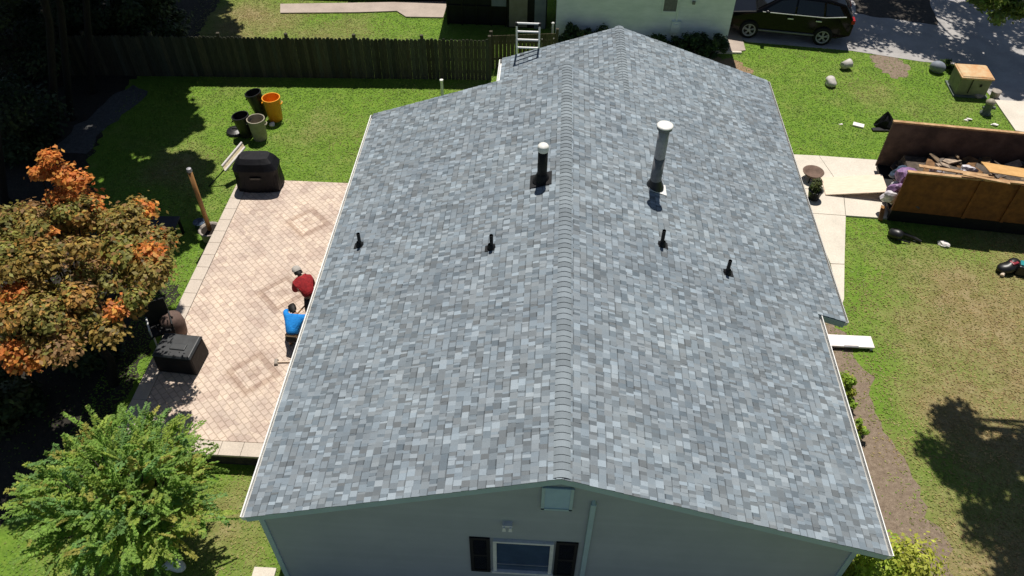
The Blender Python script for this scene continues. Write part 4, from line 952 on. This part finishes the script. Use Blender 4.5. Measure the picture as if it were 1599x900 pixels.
for i, (u, v, r, lb) in enumerate([(1313, 195, .05, 'tiny pale scrap left of the flat white scrap'), (1511, 188, .09, 'crumpled paper scrap behind the dumpster, left one'), (1552, 196, .10, 'crumpled paper scrap behind the dumpster near the sidewalk'), (1472, 383, .13, 'crumpled white paper on the grass before the dumpster'), (1430, 376, .06, 'small tan scrap under the dumpster edge')]):
    q = G(u, v); mb = MB(); mb.blob((0, 0, r * .3), (r, r * .7, r * .4), .45, 2, seed=70 + i, flat=0); tag(obj('paper_scrap', mb, M_foam), lb, 'scrap', 'paper scraps on the lawn', loc=(q.x, q.y, 0))
q = G(1380, 200)
bp_ = thing('black_bag', 'peaked black refuse bag slumped behind the dumpster corner', 'bag', (q.x, q.y, 0))
mb = MB(); rg = random.Random(6); n_ = 14; prof_ = [(.34, .0), (.30, .12), (.20, .28), (.10, .42), (.03, .52)]
V = [((r_ * (1 + rg.uniform(-.22, .22))) * math.cos(2 * math.pi * k / n_) + .07 - .20 * z_, (r_ * .8 * (1 + rg.uniform(-.2, .2))) * math.sin(2 * math.pi * k / n_) + .1, z_ * (1 + rg.uniform(-.1, .1))) for r_, z_ in prof_ for k in range(n_)]
F = [(i * n_ + k, i * n_ + (k + 1) % n_, (i + 1) * n_ + (k + 1) % n_, (i + 1) * n_ + k) for i in range(4) for k in range(n_)] + [tuple(range(4 * n_, 5 * n_))]
mb.add(V, F); obj('sack', mb, M_cover, bp_)
mb = MB(); mb.box((-.05, -.15, .03), (.75, .16, .05), RZ(R(3))); obj('base_board', mb, M_black, bp_)
# leaf blower
q = G(1396, 372)
lb_ = thing('leaf_blower', 'black leaf blower lying on grass before the dumpster', 'leaf blower', (q.x, q.y, 0), R(-14))
mb = MB(); mb.blob((0, 0, .15), (.19, .18, .16), .12, 3, seed=6, flat=0); obj('motor', mb, M_blackp, lb_, True)
mb = MB(); mb.tube([(.12, .06, .17), (.45, .06, .10), (.68, .0, .05)], [.055, .05, .045], 10); obj('nozzle', mb, M_blackp, lb_)
mb = MB(); mb.tube([(-.05, -.1, .2), (.05, -.16, .12), (.4, -.12, .04)], .018, 6); obj('handle', mb, M_blackp, lb_)
q = G(1573, 422)
mw = thing('power_tool', 'black power tool with a red panel lying on the right lawn', 'tool', (q.x, q.y, 0), R(25))
mb = MB(); mb.blob((0, 0, .15), (.28, .2, .17), .2, 3, seed=12, flat=0); obj('housing', mb, M_blackp, mw, True)
mb = MB(); mb.box((.03, -.03, .29), (.2, .16, .06)); obj('red_panel', mb, M_redp, mw, bevel=.02)
mb = MB(); mb.tube([(-.22, -.05, .1), (-.36, -.14, .05)], .05, 8); obj('nose', mb, M_ply, mw)
q = G(1598, 428)
tw_ = thing('tool_bag', 'teal topped tool bag cut by the right picture edge', 'bag', (q.x, q.y, 0), R(-20))
mb = MB(); mb.box((0, 0, .15), (.5, .32, .3), top=(.85, .8)); obj('bag', mb, M_blackp, tw_, bevel=.04)
mb = MB(); mb.box((-.02, .02, .31), (.36, .2, .05)); obj('top_flap', mb, M_tealp, tw_, bevel=.02)
# white foam board box beside the house
q = G(1329, 538)
fbx = thing('white_board', 'white slotted board lying beside the notch of the roof', 'board', (q.x - .05, q.y, 0), R(0))
mb = MB(); mb.box((0, .0, .10), (1.05, .36, .05)); mb.box((-.48, 0, .04), (.06, .34, .08)); mb.box((.48, 0, .04), (.06, .34, .08)); obj('panel', mb, M_foam, fbx, bevel=.004)
mb = MB(); mb.box((-.02, -.175, .117), (.34, .05, .022)); obj('slot', mb, M_pipe, fbx)
# pot by the walk
q = G(1270, 312)
pt = thing('planter', 'black planter with wilted brown plant on the walk', 'planter', (q.x - .02, q.y, .05))
mb = MB(); mb.lathe([(0, 0), (.15, 0), (.2, .28), (.22, .3), (.18, .3), (.17, .26), (0, .26)], 18); obj('pot', mb, M_blackp, pt, True)
P, Nn, idx = clump_points(np.array([(0, 0, .38), (.02, .12, .5), (-.08, .02, .42)]), [.16, .14, .14], 160, .8); leaves('foliage', P, Nn, RNG.uniform(.05, .1, len(P)), leafcol((.09, .11, .03), len(P)), M_leaf, pt)
q = G(1267, 282)
fs = thing('fire_bowl', 'round brown fire bowl on the walk behind the planter', 'bowl', (q.x - .02, q.y + .02, .05))
mb = MB(); mb.lathe([(.05, .1), (.22, .16), (.29, .23), (.31, .27), (.28, .27), (.2, .19), (0, .16)], 24); obj('bowl', mb, mat('rusty brown iron', (.20, .13, .10), (.12, .08, .06), .8, 5), fs, True)
for k in range(3):
    a = 2.1 * k; mb = MB(); mb.tube([(.18 * math.cos(a), .18 * math.sin(a), .17), (.25 * math.cos(a), .25 * math.sin(a), 0)], .02, 6); obj('leg', mb, M_black, fs)

# ------------------------------------------------------------------ left yard and patio objects
def bin_(name, label, mat_, u, v, h, r, group=None, tilt=(0, 0), inside=None):
    q = G(u, v); t = thing(name, label, 'bin', (q.x, q.y, 0), 0, group)
    Mx = Matrix.Rotation(tilt[0], 3, 'X') @ Matrix.Rotation(tilt[1], 3, 'Y')
    zo = Vector((0, 0, r * abs(math.sin(tilt[0])) + r * abs(math.sin(tilt[1]))))
    mb = MB(); mb.lathe([(0, 0), (r * .80, 0), (r * .82, .02), (r, h - .06)], 24, zo, M=Mx); mb.lathe([(r * .97, h - .06), (r * .80, .04), (0, .04)], 24, zo, M=Mx); obj('body', mb, mat_, t, True)
    mb = MB(); mb.lathe([(r, h - .07), (r * 1.07, h - .06), (r * 1.07, h), (r * .96, h), (r * .96, h - .07)], 24, zo, M=Mx); obj('rim', mb, mat_, t)
    for s_ in (-1, 1):
        mb = MB(); mb.tube([tuple(Mx @ Vector((s_ * r * 1.0, -.09, h * .78)) + zo), tuple(Mx @ Vector((s_ * r * 1.16, -.06, h * .76)) + zo), tuple(Mx @ Vector((s_ * r * 1.16, .06, h * .76)) + zo), tuple(Mx @ Vector((s_ * r * 1.0, .09, h * .78)) + zo)], .018, 6); obj('handle', mb, mat_, t)
    return t
bin_('bin', 'bright orange round bin standing on the back lawn', M_orange, 431, 186, .80, .27)
bin_('bin', 'black round bin leaning behind the orange bin', M_blackp, 410, 180, .80, .25, tilt=(0, R(-10)))
bin_('bin', 'beige round bin in front of the orange bin', M_beige, 407, 216, .72, .26)
bin_('bin', 'black round bin left of the beige bin', M_blackp, 387, 212, .72, .25, tilt=(0, R(-6)))
q = G(368, 207)
mb = MB(); mb.lathe([(.28, .0), (.29, .03), (.26, .09), (.12, .13), (0, .14)], 22); mb.box((0, 0, .15), (.16, .04, .04)); tag(obj('basin', mb, M_blackp, smooth=False), 'black shallow basin upturned on the lawn beside the bins', 'basin', loc=(q.x, q.y, 0))
q = G(424, 196); mb = MB(); mb.blob((0, 0, .04), (.10, .08, .05), .4, 2, seed=3, flat=0); tag(obj('paper_scrap', mb, M_foam), 'crumpled white scrap at the foot of the orange bin', 'scrap', loc=(q.x, q.y, 0))
# covered grill
gl = G(405, 298, PZ)
gr = thing('covered_grill', 'barbecue grill under a black cover at the far patio corner', 'grill', (gl.x, gl.y + .25, PZ), R(4))
mb = MB(); n = 0
ring = []
for (sx, sy, z, y0) in [(.60, .34, .0, 0), (.62, .36, .12, 0), (.60, .34, .55, 0), (.63, .36, .72, 0), (.50, .30, .90, .03), (.40, .20, 1.0, .06)]:
    r_ = []
    for k in range(28):
        a = 2 * math.pi * k / 28; c, s_ = math.cos(a), math.sin(a); e = .45
        fx_ = math.copysign(abs(c) ** e, c); fy_ = math.copysign(abs(s_) ** e, s_)
        w_ = 1 + .035 * math.sin(7 * a + z * 6) * (1 if z < .7 else .4)
        r_.append((sx * fx_ * w_, sy * fy_ * w_ + y0, z))
    ring.append(r_)
V = [p for r_ in ring for p in r_]; F = []
for i in range(len(ring) - 1):
    for k in range(28): F.append((i * 28 + k, i * 28 + (k + 1) % 28, (i + 1) * 28 + (k + 1) % 28, (i + 1) * 28 + k))
F.append(tuple(range((len(ring) - 1) * 28, len(ring) * 28))); mb.add(V, F); obj('cover', mb, M_cover, gr)
mb = MB(); mb.box((0, -.36, .50), (.30, .03, .06)); obj('handle', mb, M_blackp, gr)
# folding lounge leaning on the grill
q1 = G(326, 292)
lg = thing('folding_cot', 'folded cream canvas cot leaning beside the covered grill', 'cot', (q1.x, q1.y, 0))
a0 = G(350, 266, .45) - Vector((q1.x, q1.y, 0)); a1 = G(381, 229, .80) - Vector((q1.x, q1.y, 0)); d_ = a1 - a0
sd_ = Vector((.05, -.055, -.035))
mb = MB(); mb.add([a0 - sd_, a0 + sd_, a1 + sd_, a1 - sd_] + [p + Vector((0, 0, .05)) for p in (a0 - sd_, a0 + sd_, a1 + sd_, a1 - sd_)], [(0, 1, 2, 3), (4, 5, 6, 7), (0, 1, 5, 4), (1, 2, 6, 5), (2, 3, 7, 6), (3, 0, 4, 7)]); obj('canvas', mb, M_cream, lg)
mb = MB()
for s_ in (-1, 1): mb.tube([a0 + sd_ * s_ * 1.1 + Vector((0, 0, .06)), a1 + sd_ * s_ * 1.1 + Vector((0, 0, .06))], .035, 8)
obj('frame', mb, M_foam, lg)
mb = MB(); mb.tube([(0, 0, 0.01), a0.lerp(a1, .1)], .018, 6); mb.tube([a0.lerp(a1, .9) * Vector((1, 1, 0)) if False else Vector((a1.x, a1.y, .01)), a0.lerp(a1, .9)], .018, 6); obj('leg', mb, M_black, lg)
# umbrella pole in its stone pot
q = G(331, 378)
up = thing('umbrella_stand', 'tall honey wood pole standing in a stone grey pot', 'umbrella stand', (q.x, q.y + .12, 0))
mb = MB(); mb.lathe([(0, 0), (.23, 0), (.26, .05), (.29, .34), (.31, .36), (.25, .36), (.24, .31), (0, .31)], 22); obj('pot', mb, M_pot, up, True)
mb = MB(); mb.lathe([(0, .318), (.242, .318)], 22); obj('soil', mb, M_potsoil, up)
mb = MB(); mb.tube([(-.02, .02, .2), (-.02, .05, 2.25)], .060, 12); pl = obj('pole', mb, M_wood, up, True)
mb = MB(); mb.lathe([(.062, 2.23), (.07, 2.25), (.06, 2.33), (0, 2.35)], 12, (-.02, .05, 0)); obj('pole_cap', mb, M_metal, pl)
q = G(314, 356); mb = MB(); mb.lathe([(0, 0), (.12, 0), (.16, .2), (.17, .22), (.14, .22), (.13, .18), (0, .18)], 18); tag(obj('blue_pot', mb, M_blueg, smooth=True), 'small blue glazed pot behind the stone grey pot', 'pot', loc=(q.x, q.y, 0))
# dark side table in the shade of the autumn tree
q = G(258, 372, .0)
st = thing('side_table', 'dark slate topped table half under the autumn tree', 'table', (q.x + .0, q.y, 0), R(3))
mb = MB(); mb.box((0, 0, .55), (1.0, .5, .05)); obj('tabletop', mb, M_teak, st, bevel=.01)
for sx in (-.44, .44):
    for sy in (-.2, .2):
        mb = MB(); mb.box((sx, sy, .26), (.06, .06, .52)); obj('leg', mb, M_black, st)
# black covered box and the chair by it
q = G(280, 583, PZ)
cb_ = thing('covered_chest', 'black covered chest on the left patio edge', 'chest', (q.x - .0, q.y + .33, PZ), R(-4))
mb = MB(); mb.box((0, 0, .27), (.92, .72, .54), top=(.95, .95)); obj('cover', mb, M_cover, cb_, bevel=.05)
mb = MB(); mb.box((0, 0, .56), (.90, .70, .05), top=(.9, .88)); mb.box((.06, -.05, .595), (.35, .18, .03)); obj('lid', mb, mat('dusty black lid', (.034, .038, .042), (.014, .015, .017), .5, 4, spec=.5), cb_, bevel=.02)
q = G(262, 540, PZ)
ch = thing('garden_chair', 'dark garden chair tangled with clutter beside the covered chest', 'chair', (q.x - .08, q.y + .2, PZ), R(30))
mb = MB(); mb.box((0, 0, .42), (.5, .48, .05)); obj('seat', mb, M_black, ch)
mb = MB(); mb.box((-.0, .25, .72), (.5, .05, .55), Matrix.Rotation(R(-12), 3, 'X')); obj('backrest', mb, M_black, ch)
for sx in (-.22, .22):
    for sy in (-.2, .22):
        mb = MB(); mb.tube([(sx, sy, .42), (sx * 1.1, sy * 1.1, 0)], .02, 6); obj('leg', mb, M_alu if sx < 0 else M_black, ch)
    mb = MB(); mb.tube([(sx * 1.1, .22, .64), (sx * 1.1, -.22, .62), (sx * 1.1, -.22, .42)], .02, 6); obj('armrest', mb, M_alu if sx < 0 else M_black, ch)
q = G(278, 520, PZ)
mb = MB(); mb.lathe([(0, 0), (.24, .02), (.27, .3), (.24, .52), (.15, .60), (0, .62)], 20); tag(obj('clay_chimenea', mb, mat('dark clay', (.16, .105, .085), (.09, .06, .05), .8, 5), smooth=True), 'squat brown clay stove behind the covered chest', 'stove', loc=(q.x - .02, q.y, PZ))
# small finds
q = G(275, 889); mb = MB(); mb.blob((0, 0, .1), (.24, .13, .13), .25, 3, seed=14, flat=0); tag(obj('pale_rock', mb, M_white, smooth=True), 'pale rock under the near edge of the feathery tree', 'rock', loc=(q.x, q.y, 0))
q = G(412, 900); flatbox('paving_slab', 'pale paving slab at the front left corner of the house', 'slab', M_conc, (.42, .40, .05), (q.x, q.y - .05, .028), (0, 0, 0))

# ------------------------------------------------------------------ people
def skin_obj(name, verts, edges, radii, mat_, parent, root=0, sub=2):
    me = bpy.data.meshes.new(name); bm = bmesh.new(); sl = bm.verts.layers.skin.verify()
    vs_ = []
    for i, (v, r) in enumerate(zip(verts, radii)):
        q = bm.verts.new(v); q[sl].radius = (r, r) if not isinstance(r, tuple) else r; q[sl].use_root = (i == root); vs_.append(q)
    for a, b in edges: bm.edges.new((vs_[a], vs_[b]))
    bm.to_mesh(me); bm.free(); me.materials.append(mat_)
    o = bpy.data.objects.new(name, me); scene.collection.objects.link(o); o.parent = parent
    o.modifiers.new('skin', 'SKIN'); s_ = o.modifiers.new('sub', 'SUBSURF'); s_.levels = sub; s_.render_levels = sub
    return o
def person(label, loc, rz, J, shirt, cap=None, sc=.92):
    """J: joints in metres, person facing +Y before rotation"""
    t = thing('person', label, 'person', loc, rz); t.scale = (sc,) * 3
    V, E, Rr, idx = [], [], [], {}
    def add(k, p, r, par=None):
        idx[k] = len(V); V.append(tuple(p)); Rr.append(r)
        if par: E.append((idx[par], idx[k]))
    add('pelvis', J['pelvis'], .13); add('waist', J['waist'], .12, 'pelvis'); add('chest', J['chest'], .145, 'waist'); add('neckb', J['neckb'], .075, 'chest'); add('neck', J['neck'], .05, 'neckb')
    hd = Vector(J['head']); fd = Vector(J['face']).normalized(); upv = (hd - Vector(J['neck'])).normalized()
    add('head', hd, .092, 'neck'); add('crown', hd + upv * .09, .075, 'head'); add('nose', hd + fd * .098 - upv * .01, .018, 'head'); add('chin', hd + fd * .06 - upv * .085, .045, 'head')
    rt_ = fd.cross(upv).normalized()
    for s_ in (-1, 1): add('ear%d' % s_, hd + rt_ * s_ * .088, .02, 'head')
    for s, S_ in (('L', -1), ('R', 1)):
        add('sh' + s, J['sh' + s], .062, 'chest'); add('el' + s, J['el' + s], .043, 'sh' + s); add('wr' + s, J['wr' + s], .029, 'el' + s)
        wv = Vector(J['wr' + s]); dv = (wv - Vector(J['el' + s])).normalized(); sv = dv.cross(Vector((0, 0, 1))).normalized() if abs(dv.z) < .9 else Vector((1, 0, 0)); nv = dv.cross(sv)
        add('palm' + s, wv + dv * .07, .030, 'wr' + s)
        for k, l in enumerate((.07, .08, .075, .06)):
            b0 = wv + dv * .085 + sv * (.024 - .016 * k); m_ = b0 + dv * l * .5 + nv * .012; e_ = m_ + dv * l * .3 + nv * .032
            add('f%s%d' % (s, k), m_, .0095, 'palm' + s); add('g%s%d' % (s, k), e_, .0085, 'f%s%d' % (s, k))
        tb = wv + dv * .03 + sv * .04; add('t' + s, tb + dv * .02 + nv * .01, .0115, 'palm' + s); add('u' + s, tb + dv * .05 + nv * .03, .0095, 't' + s)
        add('hip' + s, J['hip' + s], .088, 'pelvis'); add('kn' + s, J['kn' + s], .060, 'hip' + s); add('an' + s, J['an' + s], .040, 'kn' + s); add('toe' + s, J['toe' + s], .035, 'an' + s)
    skin_obj('body', V, E, Rr, M_skin, t)
    g = lambda *k: [J[q] for q in k]
    mid = lambda a, b, f: tuple(Vector(J[a]).lerp(Vector(J[b]), f))
    sv_ = g('waist', 'chest', 'neckb') + [J['shL'], mid('shL', 'elL', .9), mid('elL', 'wrL', .45), J['shR'], mid('shR', 'elR', .9), mid('elR', 'wrR', .45), mid('pelvis', 'waist', .35)]
    skin_obj('shirt', sv_, [(0, 1), (1, 2), (1, 3), (3, 4), (4, 5), (1, 6), (6, 7), (7, 8), (0, 9)], [.18, .215, .11, .10, .072, .06, .10, .072, .06, .18], shirt, t, 1)
    pv = [J['pelvis']] + g('hipL', 'knL') + [mid('knL', 'anL', .93)] + g('hipR', 'knR') + [mid('knR', 'anR', .93), mid('pelvis', 'waist', .3)]
    skin_obj('trousers', pv, [(0, 1), (1, 2), (2, 3), (0, 4), (4, 5), (5, 6), (0, 7)], [.155, .112, .083, .068, .112, .083, .068, .148], M_pants, t)
    for s in 'LR': skin_obj('shoe', [tuple(Vector(J['an' + s]) + Vector((0, 0, -.02))), tuple(Vector(J['toe' + s]))], [(0, 1)], [.055, .047], M_shoe, t)
    mb = MB(); rotm = Matrix((rt_, fd, upv)).transposed() if True else None
    if cap:
        mb.lathe([(.112, -.005), (.115, .05), (.09, .115), (.04, .145), (0, .15)], 18, hd + upv * .02, M=rotm); mb.box(hd + fd * .15 + upv * .03, (.16, .12, .015), rotm); obj('cap', mb, cap, t, True)
        mb = MB()
    mb.lathe([(.098, -.09), (.108, -.03), (.110, .04), (.085, .115), (0, .14)] if not cap else [(.1, -.09), (.106, -.05), (.108, .0)], 16, hd - fd * .018, M=rotm); obj('hair', mb, M_hair, t, True)
    mb = MB()
    for s_ in (-1, 1): mb.blob(hd + fd * .086 + rt_ * s_ * .032 + upv * .012, (.012, .012, .009), 0, 1)
    obj('eye', mb, M_black, t)
    return t
# man in red bending forward
q = G(503, 500, PZ)
Jr = dict(pelvis=(0, -.02, .86), waist=(0, .10, 1.02), chest=(0, .30, 1.18), neckb=(0, .44, 1.27), neck=(0, .50, 1.29), head=(0, .60, 1.33), face=(0, .75, -.65),
          shL=(-.19, .36, 1.20), elL=(-.24, .42, .93), wrL=(-.10, .54, .74), shR=(.19, .36, 1.20), elR=(.25, .38, .92), wrR=(.12, .42, .70),
          hipL=(-.10, -.02, .84), knL=(-.13, .05, .46), anL=(-.14, -.02, .08), toeL=(-.15, .13, .045), hipR=(.10, -.02, .84), knR=(.13, .0, .46), anR=(.14, -.08, .08), toeR=(.15, .07, .045))
person('person in a red shirt and grey cap stooping over the patio pavers', (q.x - .12, q.y - .05, PZ), R(38), Jr, M_shirtred, M_cap)
# man in blue bending away from the camera
q = G(459, 552, PZ)
Jb = dict(pelvis=(0, -.05, .46), waist=(0, .10, .62), chest=(0, .32, .78), neckb=(-.02, .47, .84), neck=(-.05, .52, .86), head=(-.12, .62, .90), face=(-.25, .75, -.45),
          shL=(-.20, .38, .80), elL=(-.34, .60, .76), wrL=(-.24, .80, .70), shR=(.20, .38, .80), elR=(.31, .58, .68), wrR=(.28, .82, .60),
          hipL=(-.10, -.05, .44), knL=(-.16, .34, .40), anL=(-.15, .04, .08), toeL=(-.16, .20, .045), hipR=(.10, -.05, .44), knR=(.16, .26, .14), anR=(.14, -.16, .08), toeR=(.15, -.02, .045))
pb = person('person in a bright blue shirt crouching with back to the camera', (q.x + .0, q.y + .16, PZ), R(-4), Jb, M_shirtblue, None, .86)
mb = MB(); mb.lathe([(.178, -.02), (.180, .02)], 18, (0, .0, .515), M=Matrix.Rotation(R(-42), 3, 'X')); obj('belt', mb, M_belt, pb)
# tools
q1, q2 = G(457, 498, PZ + .55), G(487, 466, PZ + .72)
q0 = q1 + (q1 - q2) * .9
mb = MB(); mb.tube([(q2 + (q2 - q1) * .3) , q1 + (q1 - q2) * .0], .018, 8); o = obj('pole', mb, M_wood); o.name = 'rake'
tag(o, 'thin wooden rake stick held between the two people', 'rake')
q1, q2 = G(433, 567, PZ), G(470, 566, PZ)
sb = thing('broom', 'small broom lying on the pavers below the person in blue', 'broom', (q1.x, q1.y, PZ))
mb = MB(); mb.tube([(0, 0, .03), (q2.x - q1.x, q2.y - q1.y, .03)], .016, 8); obj('handle', mb, M_ply, sb)
mb = MB(); mb.box((-.02, 0, .035), (.10, .16, .06), RZ(R(10)), top=(.6, .9)); obj('head', mb, M_pot, sb)
